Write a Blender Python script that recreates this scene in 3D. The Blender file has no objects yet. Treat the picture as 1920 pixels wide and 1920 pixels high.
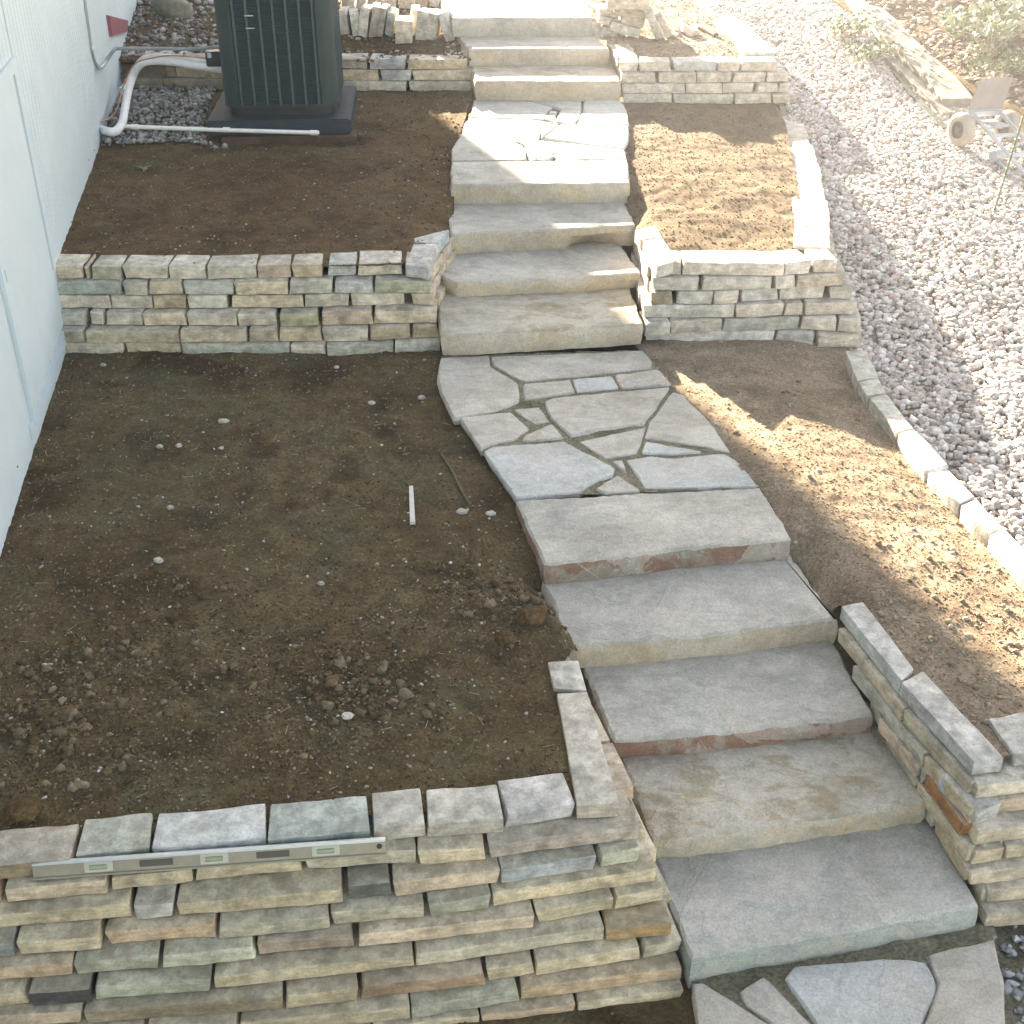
import bpy, bmesh, math, random
import numpy as np
from mathutils import Vector, Matrix, noise

R = math.radians
rng = random.Random(7)
C = bpy.context.scene.collection
scn = bpy.context.scene

# ------------------------------------------------------------------ camera
F, HOR, CAMZ = 2350.0, -500.0, 4.2
PITCH = math.atan((960 - HOR) / F)
cam_d = bpy.data.cameras.new("camera")
cam = bpy.data.objects.new("camera", cam_d)
C.objects.link(cam)
cam.location = (0, 0, CAMZ)
cam.rotation_euler = (math.pi / 2 - PITCH, 0, 0)
cam_d.sensor_width = 36
cam_d.lens = F / 1920 * 36
cam_d.clip_start = 0.1
cam_d.clip_end = 400
scn.camera = cam

# ------------------------------------------------------------------ sky, sun, exposure
SUN_EL = R(17.5)
SUN_DIR = Vector((-0.370, 0.929, 0)).normalized()          # horizontal direction towards the sun
world = bpy.data.worlds.new("World")
scn.world = world
world.use_nodes = True
wn = world.node_tree
wn.nodes.clear()
sky = wn.nodes.new("ShaderNodeTexSky")
sky.sky_type = 'NISHITA'
sky.sun_disc = False
sky.sun_elevation = SUN_EL
sky.sun_rotation = math.atan2(SUN_DIR.x, SUN_DIR.y)
sky.altitude = 1800
sky.air_density = 1.0
sky.dust_density = 2.0
sky.ozone_density = 1.0
bg = wn.nodes.new("ShaderNodeBackground")
bg.inputs['Strength'].default_value = 0.05
wo = wn.nodes.new("ShaderNodeOutputWorld")
wn.links.new(sky.outputs[0], bg.inputs[0])
wn.links.new(bg.outputs[0], wo.inputs[0])
sun_d = bpy.data.lights.new("sun", 'SUN')
sun_d.energy = 5.0
sun_d.angle = R(0.6)
sun_d.color = (1.0, 0.975, 0.95)
sun = bpy.data.objects.new("sun", sun_d)
C.objects.link(sun)
sv = (SUN_DIR * math.cos(SUN_EL) + Vector((0, 0, math.sin(SUN_EL))))
sun.rotation_euler = sv.to_track_quat('Z', 'Y').to_euler()
sun.location = sv * 60
vs = scn.view_settings
vs.view_transform = 'Standard'
vs.look = 'None'
vs.gamma = 1
vs.use_curve_mapping = False
vs.exposure = 3.85
vs.use_white_balance = True
vs.white_balance_temperature = 9500
vs.white_balance_tint = 13
scn.cycles.max_bounces = 6
scn.cycles.diffuse_bounces = 4


# ------------------------------------------------------------------ helpers
def at(u, v, z):
    """the place of the surveyed photo point (u, v) on the level z"""
    x, y = (u - 960) / F, -(v - 960) / F
    c, s = math.cos(PITCH), math.sin(PITCH)
    d = Vector((x, c + y * s, -s + y * c))
    t = (z - CAMZ) / d.z
    return Vector((0, 0, CAMZ)) + d * t


def aty(u, v, Y):
    x, y = (u - 960) / F, -(v - 960) / F
    c, s = math.cos(PITCH), math.sin(PITCH)
    d = Vector((x, c + y * s, -s + y * c))
    return Vector((0, 0, CAMZ)) + d * (Y / d.y)


def wall_x(y):
    return -3.08 - 0.165 * (y - 8)


def onwall(u, v, off=0.0):
    x, y = (u - 960) / F, -(v - 960) / F
    c, s = math.cos(PITCH), math.sin(PITCH)
    d = Vector((x, c + y * s, -s + y * c))
    t = (-3.08 + 0.165 * 8 + off) / (d.x + 0.165 * d.y)
    return Vector((0, 0, CAMZ)) + d * t


def on(u, v, hf):
    z = 0.8
    p = at(u, v, z)
    for _ in range(40):
        p = at(u, v, z)
        z = 0.5 * z + 0.5 * hf(p.x, p.y)
    return p


def tag(o, label=None, cat=None, group=None, kind=None):
    if label: o['label'] = label
    if cat: o['category'] = cat
    if group: o['group'] = group
    if kind: o['kind'] = kind
    return o


def empty(name, loc, label=None, cat=None, group=None):
    o = bpy.data.objects.new(name, None)
    o.location = loc
    o.empty_display_size = 0.1
    C.objects.link(o)
    return tag(o, label, cat, group)


def mesh_obj(name, verts, faces, mats, parent=None, smooth=None, loc=None, color=None, fm=None):
    """one mesh object; its origin is put at the middle of its own vertices (or loc)"""
    v = np.array([tuple(p) for p in verts], dtype=np.float64)
    if loc is None:
        loc = (v.min(0) + v.max(0)) / 2
    loc = np.array(tuple(loc))
    me = bpy.data.meshes.new(name)
    me.from_pydata((v - loc).tolist(), [], [tuple(f) for f in faces])
    for m in (mats if isinstance(mats, (list, tuple)) else [mats]):
        me.materials.append(m)
    if fm is not None:
        me.polygons.foreach_set("material_index", fm)
    if smooth is not None:
        me.polygons.foreach_set("use_smooth", [True] * len(me.polygons))
        if smooth < 179:
            me.set_sharp_from_angle(angle=R(smooth))
    me.update()
    o = bpy.data.objects.new(name, me)
    C.objects.link(o)
    if parent is not None:
        o.parent = parent
        q = parent
        while q is not None:
            loc = loc - np.array(tuple(q.location))
            q = q.parent
    o.location = tuple(loc)
    if color: o.color = (*color, 1)
    return o


class MB:
    """collects boxes and tubes into one vertex/face list"""
    def __init__(s): s.v, s.f = [], []

    def add(s, v, f):
        n = len(s.v)
        s.v += [Vector(p) for p in v]
        s.f += [tuple(i + n for i in q) for q in f]
        return s

    def box(s, c, size, rot=None, ch=0.0):
        hx, hy, hz = [d / 2 for d in size]
        M = rot or Matrix.Identity(3)
        c = Vector(c)
        if ch <= 0:
            vs_ = [Vector((x, y, z)) for x in (-hx, hx) for y in (-hy, hy) for z in (-hz, hz)]
            fs = [(0, 1, 3, 2), (4, 6, 7, 5), (0, 4, 5, 1), (2, 3, 7, 6), (0, 2, 6, 4), (1, 5, 7, 3)]
            return s.add([c + M @ p for p in vs_], fs)
        bm = bmesh.new()
        bmesh.ops.create_cube(bm, size=1)
        for p in bm.verts: p.co = Vector((p.co.x * 2 * hx, p.co.y * 2 * hy, p.co.z * 2 * hz))
        bmesh.ops.bevel(bm, geom=bm.edges[:], offset=ch, segments=2, affect='EDGES')
        bm.verts.index_update()
        s.add([c + M @ p.co for p in bm.verts], [[q.index for q in f.verts] for f in bm.faces])
        bm.free()
        return s

    def tube(s, pts, r, n=8, caps=True):
        pts = [Vector(p) for p in pts]
        rr = r if isinstance(r, (list, tuple)) else [r] * len(pts)
        base = len(s.v)
        up = Vector((0.13, 0.21, 0.97)).normalized()
        for i, p in enumerate(pts):
            t = (pts[min(i + 1, len(pts) - 1)] - pts[max(i - 1, 0)]).normalized()
            a = t.cross(up)
            if a.length < 1e-3: a = t.cross(Vector((1, 0, 0)))
            a.normalize()
            b = t.cross(a).normalized()
            up = a.cross(t).normalized()
            for k in range(n):
                w = 2 * math.pi * k / n
                s.v.append(p + (a * math.cos(w) + b * math.sin(w)) * rr[i])
        for i in range(len(pts) - 1):
            for k in range(n):
                k2 = (k + 1) % n
                s.f.append((base + i * n + k, base + i * n + k2, base + (i + 1) * n + k2, base + (i + 1) * n + k))
        if caps:
            s.f.append(tuple(base + k for k in range(n))[::-1])
            s.f.append(tuple(base + (len(pts) - 1) * n + k for k in range(n)))
        return s

    def lathe(s, c, axis, prof, n=20):
        """prof: (distance along axis, radius)"""
        axis = Vector(axis).normalized()
        a = axis.orthogonal().normalized()
        b = axis.cross(a)
        base = len(s.v)
        for d, r in prof:
            for k in range(n):
                w = 2 * math.pi * k / n
                s.v.append(Vector(c) + axis * d + (a * math.cos(w) + b * math.sin(w)) * r)
        for i in range(len(prof) - 1):
            for k in range(n):
                k2 = (k + 1) % n
                s.f.append((base + i * n + k, base + i * n + k2, base + (i + 1) * n + k2, base + (i + 1) * n + k))
        return s

    def build(s, name, m, parent=None, smooth=None, color=None, loc=None):
        return mesh_obj(name, s.v, s.f, m, parent, smooth, loc, color)


def smooth_path(pts, per=6):
    pts = [Vector(p) for p in pts]
    out = []
    for i in range(len(pts) - 1):
        p0, p1, p2, p3 = pts[max(i - 1, 0)], pts[i], pts[i + 1], pts[min(i + 2, len(pts) - 1)]
        for k in range(per):
            t = k / per
            out.append(0.5 * ((2 * p1) + (p2 - p0) * t + (2 * p0 - 5 * p1 + 4 * p2 - p3) * t * t + (3 * p1 - p0 - 3 * p2 + p3) * t ** 3))
    out.append(pts[-1])
    return out


def inside(px, py, poly):
    """vectorised point in polygon"""
    px, py = np.asarray(px), np.asarray(py)
    r = np.zeros(px.shape, bool)
    n = len(poly)
    for i in range(n):
        x1, y1 = poly[i][0], poly[i][1]
        x2, y2 = poly[(i + 1) % n][0], poly[(i + 1) % n][1]
        c = (y1 > py) != (y2 > py)
        with np.errstate(divide='ignore', invalid='ignore'):
            r ^= c & (px < (x2 - x1) * (py - y1) / (y2 - y1 + 1e-12) + x1)
    return r


# ------------------------------------------------------------------ materials
class NB:
    def __init__(s, name, rough=0.85, spec=0.3):
        s.m = bpy.data.materials.new(name)
        s.m.use_nodes = True
        s.t = s.m.node_tree
        s.b = s.t.nodes["Principled BSDF"]
        s.b.inputs["Roughness"].default_value = rough
        s.b.inputs["Specular IOR Level"].default_value = spec

    def n(s, typ, **kw):
        o = s.t.nodes.new(typ)
        for k, v in kw.items(): setattr(o, k, v)
        return o

    def l(s, a, b): s.t.links.new(a, b)

    def coords(s, random_offset=True):
        tc = s.n("ShaderNodeTexCoord")
        if not random_offset: return tc.outputs["Object"]
        oi = s.n("ShaderNodeObjectInfo")
        mul = s.n("ShaderNodeMath", operation='MULTIPLY')
        mul.inputs[1].default_value = 37.0
        s.l(oi.outputs["Random"], mul.inputs[0])
        add = s.n("ShaderNodeVectorMath", operation='ADD')
        s.l(tc.outputs["Object"], add.inputs[0])
        s.l(mul.outputs[0], add.inputs[1])
        return add.outputs[0]

    def noise(s, co, scale, detail=5, rough=0.6, dist=0.0):
        o = s.n("ShaderNodeTexNoise")
        o.inputs["Scale"].default_value = scale
        o.inputs["Detail"].default_value = detail
        o.inputs["Roughness"].default_value = rough
        o.inputs["Distortion"].default_value = dist
        s.l(co, o.inputs["Vector"])
        return o.outputs["Fac"]

    def ramp(s, fac, lo, hi, a=0.0, b=1.0):
        o = s.n("ShaderNodeMapRange", interpolation_type='SMOOTHSTEP')
        o.inputs[1].default_value, o.inputs[2].default_value = lo, hi
        o.inputs[3].default_value, o.inputs[4].default_value = a, b
        s.l(fac, o.inputs[0])
        return o.outputs[0]

    def mix(s, fac, a, b, mode='MIX'):
        o = s.n("ShaderNodeMix", data_type='RGBA', blend_type=mode)
        for k, v in ((0, fac), (6, a), (7, b)):
            if hasattr(v, "is_linked") or hasattr(v, "links"): s.l(v, o.inputs[k])
            elif k == 0: o.inputs[0].default_value = v
            else: o.inputs[k].default_value = (*v, 1)
        return o.outputs[2]

    def scale_col(s, col, fac):
        o = s.n("ShaderNodeVectorMath", operation='SCALE')
        s.l(col, o.inputs[0])
        s.l(fac, o.inputs["Scale"])
        return o.outputs[0]

    def math(s, op, a, b):
        o = s.n("ShaderNodeMath", operation=op)
        for i, v in enumerate((a, b)):
            if hasattr(v, "links"): s.l(v, o.inputs[i])
            else: o.inputs[i].default_value = v
        return o.outputs[0]

    def bump(s, h, strength, dist, prev=None):
        o = s.n("ShaderNodeBump")
        o.inputs["Strength"].default_value = strength
        o.inputs["Distance"].default_value = dist
        s.l(h, o.inputs["Height"])
        if prev is not None: s.l(prev, o.inputs["Normal"])
        return o.outputs[0]

    def done(s, col=None, nor=None):
        if col is not None:
            if hasattr(col, "links"): s.l(col, s.b.inputs["Base Color"])
            else: s.b.inputs["Base Color"].default_value = (*col, 1)
        if nor is not None: s.l(nor, s.b.inputs["Normal"])
        return s.m


def mat_stone(name, top_tint=(0.43, 0.415, 0.385), top_amt=0.5, soil=(0.15, 0.125, 0.085), soil_amt=0.45, moss=0.25):
    """split sandstone: the colour comes from the object, bedding planes are greyer than the broken faces"""
    b = NB(name, 0.88, 0.25)
    co = b.coords()
    oi = b.n("ShaderNodeObjectInfo")
    col = oi.outputs["Color"]
    geo = b.n("ShaderNodeNewGeometry")
    sep = b.n("ShaderNodeSeparateXYZ")
    b.l(geo.outputs["Normal"], sep.inputs[0])
    n_big, n_mid, n_fine = b.noise(co, 3.5, 4), b.noise(co, 14, 6, 0.65), b.noise(co, 90, 4, 0.7)
    top = b.ramp(sep.outputs["Z"], 0.55, 0.9)
    col = b.mix(b.math('MULTIPLY', top, top_amt), col, top_tint)
    rust = b.ramp(b.noise(co, 5.5, 5, 0.6, 0.4), 0.60, 0.74)
    col = b.mix(b.math('MULTIPLY', rust, 0.28), col, (0.34, 0.20, 0.10))
    grey = b.ramp(b.noise(co, 4.2, 5, 0.6, 0.8), 0.52, 0.66)
    col = b.mix(b.math('MULTIPLY', grey, 0.22), col, (0.34, 0.35, 0.32))
    col = b.scale_col(col, b.ramp(n_big, 0.3, 0.7, 0.82, 1.14))
    col = b.scale_col(col, b.ramp(n_mid, 0.28, 0.72, 0.72, 1.2))
    col = b.scale_col(col, b.ramp(n_fine, 0.3, 0.7, 0.86, 1.12))
    # loose soil lying on the ledges
    so = b.math('MULTIPLY', b.math('MULTIPLY', top, b.ramp(b.noise(co, 9, 6, 0.7), 0.46, 0.62)), soil_amt)
    col = b.mix(so, col, soil)
    mo = b.math('MULTIPLY', b.ramp(b.noise(co, 7, 5, 0.6, 0.5), 0.58, 0.72), moss)
    col = b.mix(mo, col, (0.16, 0.17, 0.11))
    mp = b.n("ShaderNodeMapping")
    mp.inputs["Scale"].default_value = (1, 1, 5)
    b.l(co, mp.inputs[0])
    bed = b.noise(mp.outputs[0], 12, 5, 0.6, 0.3)
    col = b.scale_col(col, b.ramp(bed, 0.3, 0.7, 0.86, 1.12))
    nr = b.bump(bed, 0.6, 0.014)
    nr = b.bump(n_mid, 0.6, 0.014, nr)
    nr = b.bump(n_fine, 0.4, 0.004, nr)
    return b.done(col, nr)


def mat_slab(name, base, second, moss=0.2, soil=0.3, streak=2.0):
    b = NB(name, 0.85, 0.28)
    co = b.coords()
    mp = b.n("ShaderNodeMapping")
    mp.inputs["Scale"].default_value = (1, streak, 1)
    mp.inputs["Rotation"].default_value = (0, 0, 0.5)
    b.l(co, mp.inputs[0])
    st = b.noise(mp.outputs[0], 4.0, 7, 0.62, 0.6)
    big, mid, fine = b.noise(co, 2.0, 4), b.noise(co, 19, 8, 0.75, 0.3), b.noise(co, 95, 5, 0.8)
    col = b.mix(b.ramp(st, 0.47, 0.56), base, second)
    # cleft layers: where a sheet of the bedding has flaked off
    layer = b.ramp(b.noise(co, 1.9, 7, 0.55, 0.9), 0.50, 0.515)
    col = b.mix(b.math('MULTIPLY', layer, 0.45), col, (0.46, 0.43, 0.385))
    flake = b.math('MULTIPLY', b.ramp(b.noise(mp.outputs[0], 13, 4, 0.5, 1.2), 0.60, 0.66), b.ramp(b.noise(co, 2.6, 3), 0.48, 0.6))
    col = b.mix(b.math('MULTIPLY', flake, 0.45), col, (0.50, 0.50, 0.485))
    vein = b.ramp(b.math('ABSOLUTE', b.math('SUBTRACT', b.noise(co, 2.3, 5, 0.6, 1.0), 0.5), 0), 0.0, 0.012, 1.0, 0.0)
    col = b.mix(b.math('MULTIPLY', vein, 0.13), col, (0.19, 0.17, 0.14))
    col = b.scale_col(col, b.ramp(big, 0.3, 0.7, 0.85, 1.12))
    col = b.scale_col(col, b.ramp(mid, 0.3, 0.7, 0.86, 1.11))
    col = b.scale_col(col, b.ramp(fine, 0.32, 0.68, 0.8, 1.17))
    col = b.mix(b.math('MULTIPLY', b.ramp(b.noise(co, 3.2, 6, 0.7), 0.52, 0.72), soil), col, (0.20, 0.165, 0.115))
    col = b.mix(b.math('MULTIPLY', b.ramp(b.noise(co, 4.4, 5, 0.6), 0.55, 0.72), moss), col, (0.20, 0.23, 0.16))
    col = b.mix(b.math('MULTIPLY', b.ramp(b.noise(co, 26, 3, 0.5), 0.69, 0.74), 0.5), col, (0.50, 0.49, 0.47))
    nr = b.bump(layer, 0.55, 0.006)
    nr = b.bump(mid, 0.55, 0.012, nr)
    nr = b.bump(fine, 0.5, 0.004, nr)
    return b.done(col, nr)


def mat_soil(name, a, c, dk, green=0.3, bs=1.0):
    b = NB(name, 0.97, 0.1)
    tc = b.n("ShaderNodeTexCoord")
    co = tc.outputs["Object"]
    big, mid, fine, grit = b.noise(co, 1.3, 5, 0.6), b.noise(co, 7, 7, 0.7), b.noise(co, 55, 5, 0.75), b.noise(co, 160, 3, 0.7)
    col = b.mix(b.ramp(big, 0.35, 0.65), a, c)
    col = b.mix(b.math('MULTIPLY', b.ramp(b.noise(co, 1.9, 6, 0.65, 0.5), 0.48, 0.62), 0.9), col, dk)
    dusty = b.ramp(b.noise(co, 3.3, 7, 0.7, 0.6), 0.53, 0.68)
    col = b.mix(b.math('MULTIPLY', dusty, 0.42), col, tuple(min(.4, 1.55 * x_) for x_ in c))
    col = b.mix(b.math('MULTIPLY', b.ramp(b.noise(co, 2.6, 6, 0.6, 0.3), 0.48, 0.62), green), col, (0.085, 0.085, 0.052))
    col = b.scale_col(col, b.ramp(mid, 0.3, 0.7, 0.72, 1.25))
    col = b.scale_col(col, b.ramp(fine, 0.3, 0.7, 0.6, 1.4))
    col = b.mix(b.math('MULTIPLY', b.ramp(grit, 0.66, 0.74), 0.5), col, (0.26, 0.22, 0.17))
    nr = b.bump(fine, 0.8 * bs, 0.02)
    nr = b.bump(grit, 0.5 * bs, 0.006, nr)
    return b.done(col, nr)


def mat_attr(name, rough=0.9, bump=0.3, bscale=60, spec=0.2, var=0.25):
    """loose stones: each carries its own colour"""
    b = NB(name, rough, spec)
    at_ = b.n("ShaderNodeAttribute", attribute_name="tone")
    tc = b.n("ShaderNodeTexCoord")
    n1 = b.noise(tc.outputs["Object"], bscale, 4, 0.65)
    col = b.scale_col(at_.outputs["Color"], b.ramp(n1, 0.3, 0.7, 1 - var, 1 + var))
    return b.done(col, b.bump(n1, bump, 0.01))


def mat_plain(name, col, rough=0.5, spec=0.5, metal=0.0, var=0.08, scale=8, bump=0.0, dirt=None, dirt_amt=0.3):
    b = NB(name, rough, spec)
    b.b.inputs["Metallic"].default_value = metal
    tc = b.n("ShaderNodeTexCoord")
    n1 = b.noise(tc.outputs["Object"], scale, 5, 0.6)
    rgb = b.n("ShaderNodeRGB")
    rgb.outputs[0].default_value = (*col, 1)
    c2 = b.scale_col(rgb.outputs[0], b.ramp(n1, 0.3, 0.7, 1 - var, 1 + var))
    if dirt:
        c2 = b.mix(b.math('MULTIPLY', b.ramp(b.noise(tc.outputs["Object"], scale * 0.6, 6, 0.7), 0.48, 0.7), dirt_amt), c2, dirt)
    return b.done(c2, b.bump(n1, bump, 0.01) if bump else None)


M_STONE = mat_stone("sandstone_wall")
M_STONE_OLD = mat_stone("sandstone_wall_dirty", (0.36, 0.335, 0.265), 0.6, (0.17, 0.14, 0.09), 0.5, 0.25)
M_STONE_CAP = mat_stone("sandstone_cap", (0.46, 0.45, 0.415), 0.5, (0.2, 0.17, 0.13), 0.25, 0.15)
TAN = mat_slab("slab_tan", (0.47, 0.395, 0.295), (0.42, 0.37, 0.295), 0.15, 0.15, 0.6)
RED = mat_slab("slab_red", (0.25, 0.145, 0.11), (0.27, 0.235, 0.195), 0.15, 0.15, 0.6)
GREYTOP = mat_slab("slab_grey", (0.42, 0.405, 0.37), (0.36, 0.35, 0.32), 0.25, 0.3)
BLUETOP = mat_slab("slab_blue", (0.37, 0.38, 0.355), (0.40, 0.39, 0.365), 0.2, 0.2)
BROWNTOP = mat_slab("slab_brown", (0.42, 0.39, 0.335), (0.33, 0.28, 0.205), 0.35, 0.7)
GREENSIDE = mat_slab("slab_green", (0.31, 0.36, 0.33), (0.33, 0.35, 0.34), 0.2, 0.1)
FLAG = mat_slab("flagstone", (0.45, 0.425, 0.39), (0.39, 0.36, 0.315), 0.2, 0.35)
FLAGP = mat_slab("flagstone_pale", (0.47, 0.48, 0.475), (0.43, 0.445, 0.44), 0.1, 0.18)
SOIL_L = mat_soil("soil_left", (0.096, 0.066, 0.034), (0.122, 0.088, 0.048), (0.050, 0.032, 0.017), 0.42)
SOIL_U = mat_soil("soil_upper", (0.100, 0.060, 0.029), (0.126, 0.082, 0.043), (0.064, 0.037, 0.019), 0.2)
SOIL_M = mat_soil("soil_middle", (0.092, 0.069, 0.045), (0.107, 0.081, 0.054), (0.068, 0.049, 0.032), 0.05, 0.3)
GRAVEL_DUST = mat_soil("gravel_dust", (0.25, 0.215, 0.185), (0.28, 0.245, 0.215), (0.20, 0.165, 0.14), 0.0, 0.6)
SOIL_R = mat_soil("soil_right", (0.20, 0.156, 0.115), (0.225, 0.178, 0.132), (0.145, 0.108, 0.078), 0.05, 0.28)
MORTAR = mat_soil("joint_grit", (0.20, 0.185, 0.135), (0.225, 0.205, 0.15), (0.15, 0.14, 0.10), 0.25)
FILL = mat_soil("wall_fill", (0.19, 0.16, 0.115), (0.21, 0.18, 0.13), (0.14, 0.115, 0.08), 0.2)
M_GRAVEL = mat_attr("gravel", 0.8, 0.25, 40)
M_CLOD = mat_attr("soil_clods", 0.95, 0.5, 90, 0.1)
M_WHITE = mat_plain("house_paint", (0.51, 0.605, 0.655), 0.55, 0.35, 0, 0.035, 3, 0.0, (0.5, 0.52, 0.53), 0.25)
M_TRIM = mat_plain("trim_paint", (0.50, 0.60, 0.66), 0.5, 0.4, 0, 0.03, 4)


# ------------------------------------------------------------------ ground levels
def gz(y): return float(np.interp(y, [-60, 3, 5, 8, 12.3, 14.5, 20, 40, 90], [-.1, .35, .42, .58, 1.2, 1.55, 2.3, 4.2, 7]))


def fbm(x, y, s, o=4, seed=0.0):
    return noise.fractal(Vector((x * s, y * s, seed)), 1.0, 2.0, o)


def h_low(x, y): return -0.045 + 0.012 * fbm(x, y, 5, 4, 1)


def h_left(x, y):
    z = 0.575 + 0.02 * (y - 4) / 4 + 0.016 * fbm(x, y, 1.6, 5, 2) + 0.010 * fbm(x, y, 11, 3, 5) + 0.012 * max(0, fbm(x, y, 4.5, 3, 8))
    for cx, cy, r, a in ((-0.25, 5.0, .33, .05), (0.12, 4.8, .2, .05), (-1.0, 4.35, .4, .035), (-2.1, 4.0, .35, .03), (-0.1, 4.6, .25, -.03), (-.6, 4.25, .2, -.025)):
        z += a * math.exp(-((x - cx) ** 2 + (y - cy) ** 2) / (r * r)) * (0.7 + 0.7 * fbm(x, y, 9, 3, 3))
    return z + dip(x, y, (.36, 4.72), (.16, 5.22), .12, .10)


def h_upper(x, y):
    return dip(x, y, (-.44, 8.9), (-.42, 9.45), .09, .12) + dip(x, y, (-2.55, 10.98), (-1.4, 11.03), .075, .16) + 1.125 + 0.085 * min(1, max(0, (y - 8.2) / 3.5)) + 0.018 * fbm(x, y, 1.7, 5, 7) + 0.01 * fbm(x, y, 10, 3, 9)


GLINE = ([4.2, 5.18, 5.63, 5.96, 6.36, 6.82, 7.18, 7.51, 8.0], [2.85, 2.56, 2.49, 2.43, 2.38, 2.31, 2.26, 2.26, 2.26])


def dip(x, y, a, b, amt, w):
    ax, ay = a; bx, by = b
    t = max(0, min(1, ((x - ax) * (bx - ax) + (y - ay) * (by - ay)) / ((bx - ax) ** 2 + (by - ay) ** 2)))
    d2 = (x - ax - t * (bx - ax)) ** 2 + (y - ay - t * (by - ay)) ** 2
    return -amt * math.exp(-d2 / (w * w))


def h_rlow(x, y):
    ge = float(np.interp(y, *GLINE)) - x
    t = min(1, max(0, (y - 3.7) / 4.2))
    z = 0.615 - 0.01 * t + 0.075 * math.exp(-((y - 6.4) / 1.1) ** 2) * min(1, max(0, (x - 0.95) / 0.7)) * min(1, max(0, (ge - .1) / 0.5))
    z += dip(x, y, (1.60, 4.90), (1.475, 5.42), .125, .11) + dip(x, y, (1.50, 5.25), (1.29, 6.0), .05, .09) - .025 * math.exp(-(max(0, ge - .1) / .15) ** 2)
    return z + 0.012 * fbm(x, y, 2.4, 5, 12) + 0.007 * fbm(x, y, 12, 4, 14) + .002 * fbm(x, y, 36, 2, 3)


def h_rmid(x, y):
    t = min(1, max(0, (y - 8.2) / 4))
    z = 1.10 + 0.10 * t + dip(x, y, (.9, 8.9), (.92, 9.5), .08, .1) + 0.05 * math.exp(-(((x - 1.55) / 0.55) ** 2 + ((y - 10.0) / 1.0) ** 2))
    return z + 0.018 * fbm(x, y, 2.2, 4, 16) + 0.009 * fbm(x, y, 9, 4, 18)


def h_rtop(x, y):
    return 1.52 + 0.03 * max(0, y - 12.4) + 0.02 * fbm(x, y, 2.0, 5, 21) + 0.012 * fbm(x, y, 11, 4, 22)


def h_ltop(x, y):
    return 1.47 + 0.06 * max(0, y - 12.7) + 0.02 * fbm(x, y, 2.0, 5, 25) + 0.012 * fbm(x, y, 11, 4, 26)


def h_gravel(x, y): return gz(y) + 0.02 * fbm(x, y, 1.2, 3, 31)


def h_bank(x, y):
    e = 4.3 - 0.235 * (y - 12.3)
    return gz(y) + 0.02 + max(0.0, x - e) * 0.22 + 0.05 * fbm(x, y, 1.1, 4, 33)


def heightfield(name, poly, hf, step, mat):
    xs = [p[0] for p in poly]; ys = [p[1] for p in poly]
    X = np.arange(min(xs), max(xs) + step, step); Y = np.arange(min(ys), max(ys) + step, step)
    cx, cy = np.meshgrid((X[:-1] + X[1:]) / 2, (Y[:-1] + Y[1:]) / 2)
    keep = inside(cx, cy, poly)
    idx = -np.ones((len(Y), len(X)), int)
    vs_, fs = [], []
    def vid(j, i):
        if idx[j, i] < 0:
            idx[j, i] = len(vs_)
            vs_.append((X[i], Y[j], hf(X[i], Y[j])))
        return int(idx[j, i])
    for j, i in zip(*np.nonzero(keep)):
        fs.append((vid(j, i), vid(j, i + 1), vid(j + 1, i + 1), vid(j + 1, i)))
    cnt = {}
    for q in fs:
        for e in zip(q, q[1:] + q[:1]):
            k = tuple(sorted(e)); cnt[k] = cnt.get(k, 0) + 1
    for i in {i for e, c in cnt.items() if c == 1 for i in e}:
        x, y = vs_[i][:2]
        best = None
        for (ax, ay), (bx, by) in zip([p[:2] for p in poly], [p[:2] for p in poly[1:]] + [poly[0][:2]]):
            L2_ = (bx - ax) ** 2 + (by - ay) ** 2 + 1e-12
            t = max(0, min(1, ((x - ax) * (bx - ax) + (y - ay) * (by - ay)) / L2_))
            qx, qy = ax + t * (bx - ax), ay + t * (by - ay)
            d = (qx - x) ** 2 + (qy - y) ** 2
            if best is None or d < best[0]: best = (d, qx, qy)
        if best[0] < (1.5 * step) ** 2: vs_[i] = (best[1], best[2], hf(best[1], best[2]))
    o = mesh_obj(name, vs_, fs, mat, smooth=180, loc=(0, 0, 0))
    return tag(o, kind='structure')


# ------------------------------------------------------------------ loose stones as one mesh ("stuff")
def ico(sub):
    bm = bmesh.new()
    bmesh.ops.create_icosphere(bm, subdivisions=sub, radius=1)
    bm.verts.index_update()
    v = np.array([p.co[:] for p in bm.verts]); f = np.array([[q.index for q in t.verts] for t in bm.faces])
    bm.free()
    return v, f


ICO1, ICO2 = ico(1), ico(2)


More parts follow.
